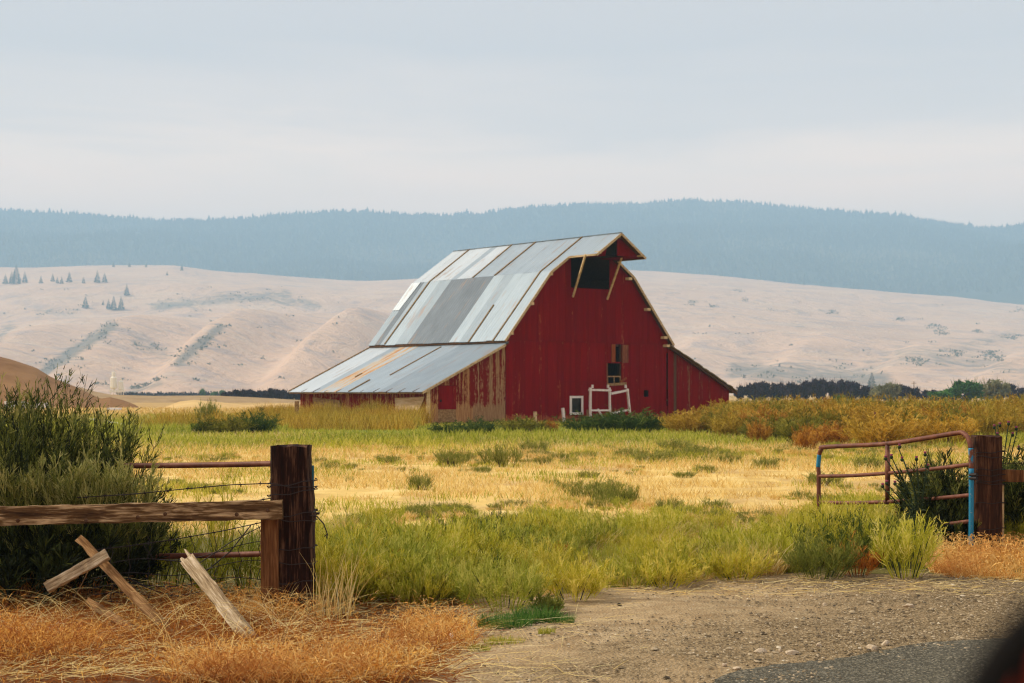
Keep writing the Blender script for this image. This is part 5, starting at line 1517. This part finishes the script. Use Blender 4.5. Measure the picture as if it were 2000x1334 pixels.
# thistles
def thistle(label, px_, base_py, Y0, heads):
    p = P(px_, base_py, Y0)
    t = empty('thistle', (p.x, Y0, 0)); tag(t, label, 'thistle')
    b = MB(); rb = RB()
    for (hx, hy_) in heads:
        q = P(hx, hy_, Y0); e = Vector((q.x - p.x, random.uniform(-.1, .1), q.z))
        mid = Vector((e.x * .25 + random.uniform(-.02, .02), e.y * .4, e.z * .62))
        pth = [Vector((random.uniform(-.03, .03), 0, -.03)), Vector((e.x * .08, 0, e.z * .3)), mid, e.lerp(mid, .35), e]
        b.tube(pth, [.011, .010, .008, .006, .005], 6)
        PP = []
        for k_ in range(46):
            s_ = random.uniform(.25, .96) * 4; i_ = min(int(s_), 3); PP.append(pth[i_].lerp(pth[i_+1], s_ - i_))
        PP = np.array(PP); D = rng.normal(size=(len(PP), 3)); D[:, 2] = np.abs(D[:, 2]) * .4 + .15
        fall = np.clip(1.2 - PP[:, 2] / max(e.z, .1), .25, 1)
        rb.ribbons(PP, D, .13 * fall * rng.uniform(.5, 1.2, len(PP)), .028 * fall, (0, 0, -.25), 2, rng.uniform(0, 1, len(PP)), .15)
    b.build('stem', FO['thistle'], t, True); rb.build('foliage', FO['thistle'], t)
    for (hx, hy_) in heads:
        q = P(hx, hy_, Y0); c = (q.x - p.x, 0, q.z)
        hd = MB().lathe([(.006, -.02), (.017, -.010), (.019, .004), (.012, .014)], c, 9).build('flower_head', FO['thistle'], t, True)
        MB().lathe([(.010, .013), (.017, .028), (.014, .034)], c, 9).build('bloom', MAT['bloom'], hd)
thistle('tall thistle with pink heads growing up through the gate', 1795, 1040, 16.6, [(1757, 873), (1807, 888), (1741, 893), (1730, 896), (1762, 898), (1790, 897), (1732, 944), (1724, 950), (1748, 945), (1812, 912)])
thistle('thistle with green heads standing behind the right post', 1955, 1000, 18.2, [(1942, 835), (1953, 831), (1970, 828), (1985, 838), (1948, 850), (1978, 850), (1990, 876)])

# ---- cheatgrass in the left foreground and at the right post
rb = RB()
n = 27000
X_, Y_, px_ = frustum(n, 9.1, 14.0, -80, 930)
edge_px = interp([(9.1, 800), (9.8, 860), (10.6, 900), (11.4, 900), (12.2, 860), (12.6, 700), (14, 560)])
nz = vnoise(X_, Y_, .35, 61)
keep = (px_ < edge_px(Y_) + 60 * nz) & ((nz > .25 + .15 * np.clip((-1.6 - X_) / .8, 0, 1) + .35 * vnoise(X_, Y_, .9, 66) + .25 * rng.normal(size=n)) | (rng.uniform(0, 1, n) < .10))
low = np.where((px_ > 60) & (px_ < 520) & (Y_ > 10.5) & (Y_ < 12.1), .5, 1.0)
X_, Y_, nz, low = X_[keep], Y_[keep], nz[keep], low[keep]
m_ = len(X_)
grass(rb, X_, Y_, rng.uniform(.05, .26, m_) * low * np.clip(.7 + .8 * nz, .3, 1.7), .0055, 1.7, np.clip(rng.uniform(0, 1, m_) ** 1.5 + .30 * nz - .12 - .30 * np.clip((-2.0 - X_) / 1.0, 0, 1), 0, 1), 3, 1.2)
# drooping seed heads
k = rng.choice(m_, 9000); hz_ = rng.uniform(.04, .2, 9000) * low[k]
Pp = np.stack([X_[k] + rng.normal(size=9000) * .03, Y_[k] + rng.normal(size=9000) * .03, ground_z(X_[k], Y_[k]) + hz_], -1)
D = rng.normal(size=(9000, 3)); D[:, 2] -= .2
rb.ribbons(Pp, D, rng.uniform(.02, .06, 9000), .007, (0, 0, -.3), 2, np.clip(rng.uniform(.3, 1, 9000) - .25 * np.clip((-2.0 - X_[k]) / 1.0, 0, 1), 0, 1), .3)
tag(rb.build('cheatgrass', FO['cheat']), 'orange dry cheatgrass mat around the left post and fence', 'grass', kind='stuff')
rb = RB()
n = 9000
Y_ = rng.uniform(14.3, 16.75, n); px_ = rng.uniform(1800, 2080, n); X_ = (px_ - 1000) / F * Y_
nz = vnoise(X_, Y_, .3, 62); keep = (nz > -.5) & (px_ > 1815 + 60 * (15 - Y_) * (Y_ < 15))
X_, Y_ = X_[keep], Y_[keep]
grass(rb, X_, Y_, rng.uniform(.05, .21, len(X_)), .0065, 1.2, rng.uniform(.35, 1, len(X_)), 3, .9)
k = rng.choice(len(X_), 4000)
Pp = np.stack([X_[k], Y_[k], ground_z(X_[k], Y_[k]) + rng.uniform(.06, .24, 4000)], -1); D = rng.normal(size=(4000, 3)); D[:, 2] -= .2
rb.ribbons(Pp, D, rng.uniform(.02, .06, 4000), .010, (0, 0, -.3), 2, rng.uniform(.6, 1, 4000), .3)
tag(rb.build('cheatgrass', FO['cheat']), 'orange dry cheatgrass tuft at the foot of the right gate post', 'grass', kind='stuff')
rb = RB()
n = 12000
X_, Y_, px_ = frustum(n, 9.6, 13.3, -80, 680)
nz = vnoise(X_, Y_, .4, 63); keep = nz > -.3 + .3 * rng.normal(size=n)
X_, Y_ = X_[keep], Y_[keep]
grass(rb, X_, Y_, rng.uniform(.03, .15, len(X_)), .0055, 1.8, rng.uniform(0, 1, len(X_)) ** 1.6, 2, 1.2)
tag(rb.build('red_undergrowth', FO['rustbrush']), 'short rust-red dry growth under the left fence', 'grass', kind='stuff')
# loose straw on bare ground
rb = RB()
n = 9000
X_, Y_, px_ = frustum(n, 9.2, 14.2, -60, 1250)
keep = (px_ < 900 + 200 * rng.normal(size=n)) & ((px_ > 540) | (Y_ < 10.6) | (rng.uniform(0, 1, n) < .28))
X_, Y_ = X_[keep], Y_[keep]; n = len(X_); th = rng.uniform(0, 6.28, n)
D = np.stack([np.cos(th), np.sin(th), rng.uniform(0, .25, n)], -1)
rb.ribbons(np.stack([X_, Y_, ground_z(X_, Y_) + .022 + rng.uniform(0, .03, n)], -1), D, rng.uniform(.05, .35, n), .0035, (0, 0, -.06), 3, rng.uniform(.5, 1, n), .5, np.stack([-np.sin(th), np.cos(th), .4 + 0 * th], -1))
n = 260                                             # long bent stalks
X_, Y_, px_ = frustum(n, 10.4, 12.6, 20, 640); th = rng.uniform(0, 6.28, n)
D = np.stack([np.cos(th) * .6, np.sin(th) * .3, np.full(n, 1.0)], -1)
rb.ribbons(np.stack([X_, Y_, ground_z(X_, Y_)], -1), D, rng.uniform(.2, .6, n), .004, np.stack([np.cos(th) * .6, np.sin(th) * .2, np.full(n, -.45)], -1), 5, rng.uniform(.5, 1, n), .4)
n = 900                                             # stalks across the driveway edge
X_, Y_, px_ = frustum(n, 13.2, 14.9, 1150, 2060); th = rng.uniform(0, 6.28, n)
D = np.stack([np.cos(th), np.sin(th), rng.uniform(0, .2, n)], -1)
rb.ribbons(np.stack([X_, Y_, ground_z(X_, Y_) + .03], -1), D, rng.uniform(.04, .25, n), .0045, (0, 0, -.05), 2, rng.uniform(.2, 1, n), .5, np.stack([-np.sin(th), np.cos(th), .4 + 0 * th], -1))
n = 4200                                           # tangled dark twigs
X_, Y_, px_ = frustum(n, 9.2, 13.2, -60, 900); th = rng.uniform(0, 6.28, n)
D = np.stack([np.cos(th), np.sin(th), rng.uniform(.05, .7, n)], -1)
rt = RB(); rt.ribbons(np.stack([X_, Y_, ground_z(X_, Y_) + .01], -1), D, rng.uniform(.08, .34, n), .0042, np.stack([rng.normal(size=n) * .3, rng.normal(size=n) * .3, -rng.uniform(0, .5, n)], -1), 4, rng.uniform(0, .5, n), .5)
tag(rt.build('twig_litter', FO['rustbrush']), 'tangled red-brown twigs lying in the dry grass', 'twigs', kind='stuff')
tag(rb.build('loose_straw', FO['straw']), 'loose straw and bent dry stalks littering the foreground', 'straw', kind='stuff')
# tall dry stalks right of the left post
rb = RB(); n = 60
X_ = rng.uniform(-1.52, -1.2, n); Y_ = rng.uniform(11.9, 12.5, n)
grass(rb, X_, Y_, rng.uniform(.3, .62, n), .007, .35, rng.uniform(.3, 1, n), 4, .3)
tag(rb.build('dry_stalks', FO['straw']), 'tall dry straw stalks standing right of the left post', 'dry grass', kind='stuff')
# lush grass tufts on the dirt
for (x0, y0, n, r_, hh, lab, key) in ((985, 1226, 900, .16, .13, 'bright green grass tuft on the bare dirt, left and largest', 'lush'), (1045, 1217, 700, .13, .15, 'bright green grass tuft on the bare dirt, middle one', 'lush'), (1092, 1219, 420, .09, .09, 'small green grass tuft at the right end of the row', 'lush'), (985, 1256, 300, .11, .06, 'thin yellowish grass tuft below the green row', 'strip'), (935, 1270, 220, .06, .06, 'tiny green tuft at the edge of the straw', 'strip'), (1068, 1243, 160, .05, .06, 'tiny green tuft below the small one', 'strip')):
    cx, cy = G(x0, y0)
    rb = RB(); a_ = rng.uniform(0, 6.28, n); q = np.sqrt(rng.uniform(0, 1, n)) * r_
    X_ = q * np.cos(a_) * 1.25; Y_ = q * np.sin(a_)
    D = np.stack([X_ * 1.6 + rng.normal(size=n) * .25, Y_ * 1.6 + rng.normal(size=n) * .25, np.full(n, 1.0)], -1)
    rb.ribbons(np.stack([X_, Y_, np.full(n, .008)], -1), D, rng.uniform(.4, 1.1, n) * hh, .0042, (0, 0, -.15), 2, rng.uniform(0, 1, n), .2)
    o = rb.build('grass_tuft', FO[key]); o.location = (cx, cy, float(ground_z(cx, cy)))
    tag(o, lab, 'grass tuft', 'grass tufts on the bare dirt')

# ------------------------------------------------------------------ gravel
def stone_verts(r):
    v = np.array([(1, 0, 0), (-1, 0, 0), (0, 1, 0), (0, -1, 0), (0, 0, 1), (0, 0, -1), (.6, .6, .5), (-.6, .6, .45), (-.6, -.6, .5), (.6, -.6, .45)], float)
    return v
def stones(name, X_, Y_, size, mat, label, lift=.02):
    n = len(X_)
    base = np.array([(1, 0, 0), (0, 1, 0), (-1, 0, 0), (0, -1, 0), (.45, .35, .75), (-.5, -.3, .7)], float)
    V = base[None] * rng.uniform(.6, 1.15, (n, 6, 1)) * (size[:, None, None]) * np.array([1, .8, .62])
    th = rng.uniform(0, 6.28, n); c, s = np.cos(th)[:, None], np.sin(th)[:, None]
    V = np.stack([V[..., 0] * c - V[..., 1] * s, V[..., 0] * s + V[..., 1] * c, V[..., 2]], -1)
    V += np.stack([X_, Y_, ground_z(X_, Y_) + lift], -1)[:, None]
    Q = np.array([(0, 1, 4, 4), (1, 2, 5, 4), (2, 3, 5, 5), (3, 0, 4, 5)])
    fs = []
    tri = [(0, 1, 4), (1, 5, 4), (1, 2, 5), (2, 3, 5), (3, 4, 5), (3, 0, 4)]
    Fq = ((np.arange(n) * 6)[:, None, None] + np.array(tri)[None]).reshape(-1, 3)
    me = bpy.data.meshes.new(name)
    me.vertices.add(n * 6); me.vertices.foreach_set('co', V.astype(np.float32).ravel())
    me.loops.add(Fq.size); me.loops.foreach_set('vertex_index', Fq.astype(np.int32).ravel())
    me.polygons.add(len(Fq)); me.polygons.foreach_set('loop_start', np.arange(0, Fq.size, 3, dtype=np.int32)); me.polygons.foreach_set('loop_total', np.full(len(Fq), 3, dtype=np.int32))
    a = me.attributes.new('tint', 'FLOAT', 'POINT'); a.data.foreach_set('value', np.repeat(rng.uniform(0, 1, n), 6).astype(np.float32))
    me.update()
    return link(name, me, mat)
m = M('pebbles', .85, .25)
at = m.n('ShaderNodeAttribute', attribute_name='tint')
m.color(m.ramp(at.outputs['Fac'], [(0, g4(.05, .036, .02)), (.35, g4(.16, .115, .06)), (.7, g4(.32, .24, .135)), (.95, g4(.46, .36, .23)), (1, g4(.60, .52, .38))]))
MAT['pebbles'] = m.m
n = 32000
X_, Y_, px_ = frustum(n, 9.1, 14.6, 900, 2080)
rd = np.interp(X_, [1.0, 1.5, 2.8, 3.5, 6], [8.9, 9.2, 10.5, 11.0, 12.9])
kk = .30 * X_ - .16 * Y_ + .45 + vnoise(X_ * .5, Y_ * 2, .8, 71) * .6
keep = (rng.uniform(0, 1, n) < np.clip((kk + 1.5) / 1.0, .05, 1)) & (Y_ < front_edge(px_) - .05) & (Y_ > rd - .35 * rng.uniform(0, 1, n) ** 2)
X_, Y_ = X_[keep], Y_[keep]
tag(stones('gravel_stones', X_, Y_, np.clip(.0065 * np.exp(rng.normal(size=len(X_)) * .55), .003, .03), MAT['pebbles'], ''), 'loose grey and tan gravel on the driveway', 'gravel', kind='stuff')
m = M('pale_stone', .85, .2); m.color(m.ramp(m.noise(30, 4, m.coord()), [(.3, g4(.40, .30, .19)), (.6, g4(.60, .48, .33)), (.8, g4(.70, .60, .45))])); m.bump(m.noise(40, 3, m.coord()), .4, .01)
def stone_mesh(seed):
    bm = bmesh.new(); bmesh.ops.create_icosphere(bm, subdivisions=2, radius=1)
    r = random.Random(seed); fr = [(Vector((r.gauss(0, 1), r.gauss(0, 1), r.gauss(0, 1))).normalized(), r.uniform(.55, .85)) for _ in range(9)]
    for v in bm.verts:
        for nn, d in fr:
            k_ = v.co.dot(nn)
            if k_ > d: v.co -= nn * (k_ - d)
    me = bpy.data.meshes.new('stone'); bm.to_mesh(me); bm.free(); return me
for i, (x_, y_, w_, hpx, lab) in enumerate(((1485, 1278, 30, 12, 'flat tan stone near the asphalt, leftmost of three pale ones'), (1523, 1275, 11, 9, 'small round pale stone between the two flat ones'), (1546, 1280, 34, 11, 'flat pale stone with a light top at the edge of the asphalt'), (1703, 1272, 28, 14, 'pointed tan stone at the edge of the asphalt'), (1730, 1266, 22, 15, 'upright tan stone touching the pointed one'), (1775, 1190, 28, 11, 'rounded pinkish stone on the far gravel'), (1611, 1184, 14, 7, 'small white stone on the far gravel'), (1440, 1314, 22, 7, 'flat pale stone half on the asphalt edge'), (1415, 1308, 14, 10, 'small brown stone left of the asphalt edge'), (1210, 1187, 10, 7, 'dark round pebble on bare dirt below the weeds'), (1600, 1266, 16, 9, 'brown stone right of the flat pale ones'), (1480, 1298, 22, 7, 'dark flat stone lying in front of the pale stones'))):
    x, y = G(x_, y_)
    o = link('stone', stone_mesh(i), m.m if i not in (9, 11) else MAT['pebbles']); s_ = w_ / F * y / 2
    o.location = (x, y, float(ground_z(x, y)) + .02); o.scale = (s_, s_ * .8, hpx / F * y * .6); o.rotation_euler = (0, 0, i * 1.7)
    tag(o, lab, 'stone', 'larger stones on the gravel')
x, y = G(880, 1254)
o = link('paper_scrap', stone_mesh(33), MAT['white_metal']); o.location = (x, y, .035); o.scale = (.028, .02, .026); o.rotation_euler = (.4, .3, 1); tag(o, 'small crumpled white scrap in the straw', 'litter')

# ------------------------------------------------------------------ left fence
YP = 12.37
p0 = P(569, 1195, YP)
post = empty('fence_post', (p0.x, YP, 0)); tag(post, 'massive dark square timber post with wire wrapped round it', 'fence post')
def timber(w_, d_, h_, seed, bulge=None, jit=.006, nz_=26, ne=5):
    """squared timber with worn edges and split grain"""
    r = random.Random(seed); b = MB(); ring = []
    for sx, sy, dx, dy in ((-1, -1, 1, 0), (1, -1, 0, 1), (1, 1, -1, 0), (-1, 1, 0, -1)):
        for k_ in range(ne):
            t_ = k_ / ne; ring.append((sx * w_/2 + dx * w_ * t_, sy * d_/2 + dy * d_ * t_))
    nr = len(ring); gro = [r.uniform(-.007, .004) for _ in range(nr)]
    vs = []; fs = []
    for i_ in range(nz_ + 1):
        z = -.12 + (h_ + .12) * i_ / nz_
        for j, (x, y) in enumerate(ring):
            cr_ = .93 if j % ne == 0 else 1.0
            g_ = gro[j] + r.uniform(-jit, jit) * .5
            bx = bulge(z) if (bulge and x > w_ * .3) else 0
            top = (r.uniform(-.012, .012) if i_ == nz_ else 0)
            vs.append((x * cr_ * (1 + g_ / w_ * 2) + bx, y * cr_ * (1 + g_ / d_ * 2), z + top))
    for i_ in range(nz_):
        for j in range(nr): fs.append((i_*nr + j, i_*nr + (j+1) % nr, (i_+1)*nr + (j+1) % nr, (i_+1)*nr + j))
    c = len(vs); vs.append((0, 0, h_ + .012)); fs += [(nz_*nr + j, nz_*nr + (j+1) % nr, c) for j in range(nr)]
    return b.add(vs, fs)
ph = 1.29
timber(.30, .26, ph, 3, lambda z: .028 * math.exp(-((z - .86) / .12) ** 2) + (.028 if z < .80 else 0)).build('timber', MAT['post'], post)
o = timber(.135, .05, .735, 5, None, .003, 14, 3).build('side_board', MAT['board_post'], post); o.location = (-.145, -.155, 0)
def wrap(z, tilt=0, r_=.004, w_=.175, d_=.150):
    pts = []
    for k_ in range(25):
        a_ = 2 * math.pi * k_ / 24; cx_, sy_ = math.cos(a_), math.sin(a_)
        s_ = 1 / max(abs(cx_), abs(sy_)); pts.append((cx_ * s_ * w_ + .01, sy_ * s_ * d_, z + tilt * cx_ + .008 * math.sin(a_ * 5)))
    return MB().tube(pts, r_, 5, False)
for z, tl in ((1.0, .03), (.985, -.02), (.93, .03), (.76, .03), (.72, -.01), (.50, .01), (.39, -.01), (.24, .02), (.10, .01)):
    wrap(z, tl).build('wire_wrap', MAT['wire'], post)
MB().tube([(.17, -.16, .76), (.22, -.17, .755), (.27, -.17, .70), (.285, -.17, .66), (.30, -.17, .62), (.295, -.17, .585)], .005, 6).build('wire_end', MAT['wire'], post)
MB().tube([(.30, -.17, .62), (.275, -.17, .60)], .004, 5).build('wire_end', MAT['wire'], post)
# horizontal wooden rail
rl = empty('wooden_rail', (P(276, 1000, 12.12).x, 12.12, 0)); tag(rl, 'weathered horizontal wooden rail nailed to the left post', 'rail')
a_, b_ = P(552, 995, 12.12), P(-60, 1009, 12.05)
A = Vector((a_.x - rl.location.x, 0, a_.z)); B = Vector((b_.x - rl.location.x, -.07, b_.z))
MB().bar(A, B, .075, .142, (0, 0, 1), .0045, 34).build('plank', MAT['rail'], rl)
for (x_, y_) in ((38, 1016), (170, 1016), (270, 1010), (323, 1004), (462, 1005), (522, 997)):
    q = P(x_, y_, 12.06); o = MB().lathe([(.014, 0), (.016, .012), (.008, .02)], (0, 0, 0), 8).build('knot', MAT['frame_wood'], rl)
    o.location = (q.x - rl.location.x, -.030 - .07 * (552 - x_) / 612, q.z); o.rotation_euler = (R(90), 0, 0)
# pipe gate folded back behind the left post
gt = empty('pipe_gate', (P(608, 1080, 12.75).x, 12.75, 0)); tag(gt, 'rusty pipe gate behind the left post, mostly hidden by the bush', 'gate')
gx = gt.location.x
for py_, y2 in ((904, 909), (996, 1001), (1079, 1088)):
    a_, b_ = P(606, py_, 12.75), P(40, y2, 13.9)
    pts = [Vector((a_.x - gx, 0, a_.z)).lerp(Vector((b_.x - gx, 1.15, b_.z)), t_) - Vector((0, 0, .012 * math.sin(3.14 * t_))) for t_ in np.linspace(0, 1, 9)]
    MB().tube(pts, .024, 10).build('rail', MAT['rust'], gt, True)
MB().tube([(-.0, 0, .10), (-.0, 0, 1.12)], .022, 10).build('end_stile', MAT['teal'], gt, True)
e_ = P(40, 1000, 13.9); MB().tube([(e_.x - gx, 1.15, .12), (e_.x - gx, 1.15, 1.12)], .022, 10).build('end_stile', MAT['rust'], gt, True)
MB().box((-.005, -.12, .735), (.075, -.06, .75)).box((-.005, -.12, .765), (.06, -.06, .775)).build('hinge', MAT['wire'], gt)
# barbed wire strands
def barbed(label, pts, r_=.0042, step=.13, nm='barbed_wire'):
    t = empty(nm, pts[0]); tag(t, label, 'wire')
    L_ = [Vector(p) - Vector(pts[0]) for p in pts]
    MB().tube(L_, r_, 5).build('strand', MAT['wire'], t)
    for a_, b_ in zip(L_[:-1], L_[1:]):
        n_ = max(1, int((b_ - a_).length / step))
        for k_ in range(n_):
            c = a_.lerp(b_, (k_ + .5) / n_); d = Vector((random.uniform(-.4, .4), random.uniform(-.4, .4), 1)).normalized() * .018
            MB().tube([c - d, c + d], .0028, 4).tube([c - Vector((d.z, 0, -d.x)) * .8, c + Vector((d.z, 0, d.x)) * .8], .0028, 4).build('barb', MAT['wire'], t)
barbed('sagging barbed wire strand above the wooden rail', [P(528, 944, 12.35), P(450, 947, 12.4), P(350, 956, 12.45), P(260, 965, 12.5), P(150, 972, 12.6)])
barbed('barbed wire strand slanting down from under the rail', [P(522, 1018, 12.35), P(440, 1036, 12.4), P(350, 1052, 12.45), P(270, 1064, 12.5), P(180, 1075, 12.5)])
barbed('short barbed wire strand just above the rail end', [P(530, 973, 12.3), P(500, 978, 12.3), P(440, 985, 12.4)])
# woven wire mesh, slack and bent
wt = empty('woven_wire', (P(400, 1180, 12.5).x, 12.5, 0)); tag(wt, 'slack rusty woven wire mesh hanging below the wooden rail', 'wire mesh')
wx = wt.location.x
def wsurf(px_, py_): 
    q = P(px_, py_ + 6 * math.sin(px_ * .03 + py_ * .02), 12.42 + .08 * math.sin(px_ * .025)); return Vector((q.x - wx, q.y - 12.5, q.z))
for (y0, y1, y2) in ((1060, 1092, 1105), (1095, 1120, 1128), (1130, 1140, 1150), (1160, 1158, 1165), (1185, 1180, 1180)):
    MB().tube([wsurf(x_, np.interp(x_, (180, 330, 525), (y2, y1, y0))) for x_ in np.linspace(180, 525, 14)], .003, 4).build('wire', MAT['wire'], wt)
for x_ in (215, 250, 288, 330, 372, 418, 465, 505):
    MB().tube([wsurf(x_ + (12 if k_ % 2 else 0) * random.uniform(.2, 1), y_) for k_, y_ in enumerate(np.linspace(1030 + (525 - x_) * .1, 1188, 8))], .003, 4).build('wire', MAT['wire'], wt)
MB().tube([wsurf(280, 1070), wsurf(300, 1095), wsurf(390, 1095), wsurf(450, 1060), wsurf(522, 1028)], .004, 5).build('wire', MAT['wire'], wt)
MB().tube([wsurf(395, 1120), wsurf(450, 1080), wsurf(490, 1030)], .005, 5).build('wire', MAT['wire'], wt)
MB().tube([wsurf(250, 1135), wsurf(300, 1150), wsurf(360, 1165), wsurf(430, 1210)], .006, 5).build('wire', MAT['wire'], wt)
# broken stakes
def stake(label, a_px, b_px, Ya, Yb, w_, h_, mat, split=False, nm='broken_stake', taper=1.0, up=(0, -1, .3)):
    a_, b_ = P(*a_px, Ya), P(*b_px, Yb)
    t = empty(nm, b_); A = a_ - b_; t.rotation_euler = A.to_track_quat('Z', 'Y').to_euler()
    q_ = A.to_track_quat('Z', 'Y').inverted(); up = q_ @ Vector(up); A = Vector((0, 0, A.length)); d = Vector((0, 0, 1))
    MB().bar(-d * .05, A, w_, h_, up, .0065, 14, taper).build('shaft', mat, t)
    if split:
        s_ = d.cross(up).normalized()
        MB().bar(A - d * .02 + s_ * w_ * .26, A + d * .10 + s_ * w_ * .30, w_ * .34, h_ * .9, up, .002, 3, .3).build('split_tip', mat, t)
        MB().bar(A - d * .02 - s_ * w_ * .26, A + d * .05 - s_ * w_ * .32, w_ * .36, h_ * .9, up, .002, 3, .45).build('split_tip', mat, t)
    return tag(t, label, 'stake')
stake('pale split plank leaning left out of the dry grass', (366, 1092), (492, 1252), 11.75, 11.0, .098, .035, MAT['stake'], True, taper=1.05)
stake('long brown stake leaning left, crossed by a short piece', (156, 1052), (335, 1240), 11.85, 11.2, .062, .05, MAT['stake_brown'])
stake('short pale cross piece wired onto the long brown stake', (210, 1082), (103, 1142), 11.62, 11.55, .075, .05, MAT['stake'], nm='cross_piece')
stake('small broken brown stake low in the grass at left', (172, 1175), (262, 1232), 11.7, 11.2, .055, .04, MAT['stake_brown'])
MB_ = MB().tube([P(180, 1100, 11.6), P(155, 1150, 11.5), P(130, 1188, 11.45)], .004, 4); o = MB_.build('dry_twig', MAT['stake_brown']); tag(o, 'thin dry twig hanging under the cross piece', 'twig')

# ------------------------------------------------------------------ right gate and post
YR = 16.76
q0 = P(1927, 1083, YR)
post2 = empty('gate_post', (q0.x, YR, 0)); tag(post2, 'brown square gate post holding the open gate at right', 'gate post')
timber(.285, .26, 1.245, 13, None, .005, 22, 5).build('timber', MAT['post_right'], post2)
o = timber(.04, .10, .74, 15, None, .002, 8, 2).build('side_board', MAT['tanboard'], post2); o.location = (.168, .06, 0)
for z, tl in ((1.08, .01), (1.03, -.01), (.90, .0), (.84, .01), (.78, .01), (.75, -.01), (.55, .0), (.28, .01)):
    o = wrap(z, tl, .0042, .148, .138).build('wire_wrap', MAT['wire'], post2)
rr2 = empty('wooden_rail', (P(1985, 928, 16.8).x, 16.8, 0)); tag(rr2, 'brown wooden rail running right from the right gate post', 'rail')
a_, b_ = P(1957, 929, 16.75), P(2090, 931, 16.6)
MB().bar(a_ - rr2.location, b_ - rr2.location, .05, .125, (0, 0, 1), .004, 14).build('plank', MAT['board_post'], rr2)
barbed('barbed wire strand above the rail at the right edge', [P(1956, 905, 16.75), P(2060, 903, 16.6)], .004)
# the open gate
gt = empty('farm_gate', (P(1897, 1080, 16.6).x, 16.6, 0)); tag(gt, 'bent rusty pipe gate with blue paint remains standing open at right', 'gate')
g0 = gt.location
YH, YE = 16.6, 18.6                               # hinge end near, free end swung back
def gp(px_, py_):
    t_ = (1897 - px_) / 300
    return P(px_, py_, YH + (YE - YH) * t_) - g0
def sm(pts, n_=8):
    pts = [Vector(p) for p in pts]; out_ = []
    for i_ in range(len(pts) - 1):
        a = pts[max(i_-1, 0)]; b = pts[i_]; c = pts[i_+1]; d = pts[min(i_+2, len(pts)-1)]
        for k_ in range(n_):
            t_ = k_ / n_
            out_.append(.5 * ((2*b) + (c - a)*t_ + (2*a - 5*b + 4*c - d)*t_*t_ + (3*b - a - 3*c + d)*t_**3))
    return out_ + [pts[-1]]
MB().tube(sm([gp(1600, 888), gp(1604, 878), gp(1614, 873), (gp(1730, 867)), gp(1800, 857), gp(1868, 846), gp(1882, 847), gp(1892, 858), gp(1896, 875)]), .026, 10).build('top_rail', MAT['rust'], gt, True)
MB().tube(sm([gp(1600, 888), gp(1598, 912)]), .0262, 10).build('end_stile', MAT['blue'], gt, True)
MB().tube(sm([gp(1598, 912), gp(1599, 930), gp(1599, 1020)]), .025, 10).build('end_stile', MAT['rust'], gt, True)
MB().tube(sm([gp(1896, 875), gp(1897, 915)]), .0255, 10).build('hinge_stile', MAT['rust_blue'], gt, True)
MB().tube(sm([gp(1897, 915), gp(1897, 1000), gp(1896, 1082)]), .0262, 10).build('hinge_stile', MAT['blue'], gt, True)
MB().tube(sm([gp(1600, 930), gp(1660, 929), gp(1735, 924), gp(1820, 916), gp(1895, 907)]), .022, 10).build('rail', MAT['rust'], gt, True)
MB().tube(sm([gp(1600, 981), gp(1660, 982), gp(1735, 980), gp(1820, 974), gp(1895, 967)]), .022, 10).build('rail', MAT['rust'], gt, True)
MB().tube(sm([gp(1600, 1035), gp(1735, 1036), gp(1895, 1018)]), .022, 10).build('rail', MAT['rust'], gt, True)
MB().tube([gp(1733, 866), gp(1734, 920), gp(1733, 985)], [.024, .03, .024], 10).build('brace', MAT['rust'], gt, True)
for py_ in (927, 934): MB().tube([gp(1893, py_) + Vector((0, -.03, 0)), gp(1907, py_) + Vector((0, -.02, 0))], .018, 8).build('hinge', MAT['wire'], gt)
# t-post seen in the brush
p_ = P(1709, 853, 55); o = MB().tube([(p_.x, 55, 0), (p_.x, 55, 1.05)], .03, 6).build('stake_post', MAT['rust']); tag(o, 'thin rusty stake post in the golden brush', 'post')

# ------------------------------------------------------------------ the photographer's own car: a window frame edge, out of focus in the corner
q0 = P(1960, 1345, .46)
mr = empty('car_window_frame', q0); tag(mr, 'blurred black edge of a car with red patch, in the bottom right corner', 'car frame')
pth = [P(x_, y_, .46) - q0 for x_, y_ in ((1880, 1470), (1905, 1385), (1945, 1310), (1990, 1250), (2050, 1195), (2150, 1140), (2300, 1100))]
MB().tube(sm(pth), .0068, 10).build('frame', MAT['black_plastic'], mr, True)
pth = [P(x_, y_, .47) - q0 for x_, y_ in ((2004, 1480), (2006, 1330), (2010, 1270))]
MB().tube(pth, .0022, 8).build('seal', MAT['black_plastic'], mr, True)
MB().prism([P(x_, y_, .50) - q0 for x_, y_ in ((1930, 1480), (1945, 1370), (1972, 1310), (2080, 1215), (2300, 1150), (2300, 1480))], (0, .01, 0)).build('door_panel', MAT['red_lens'], mr)
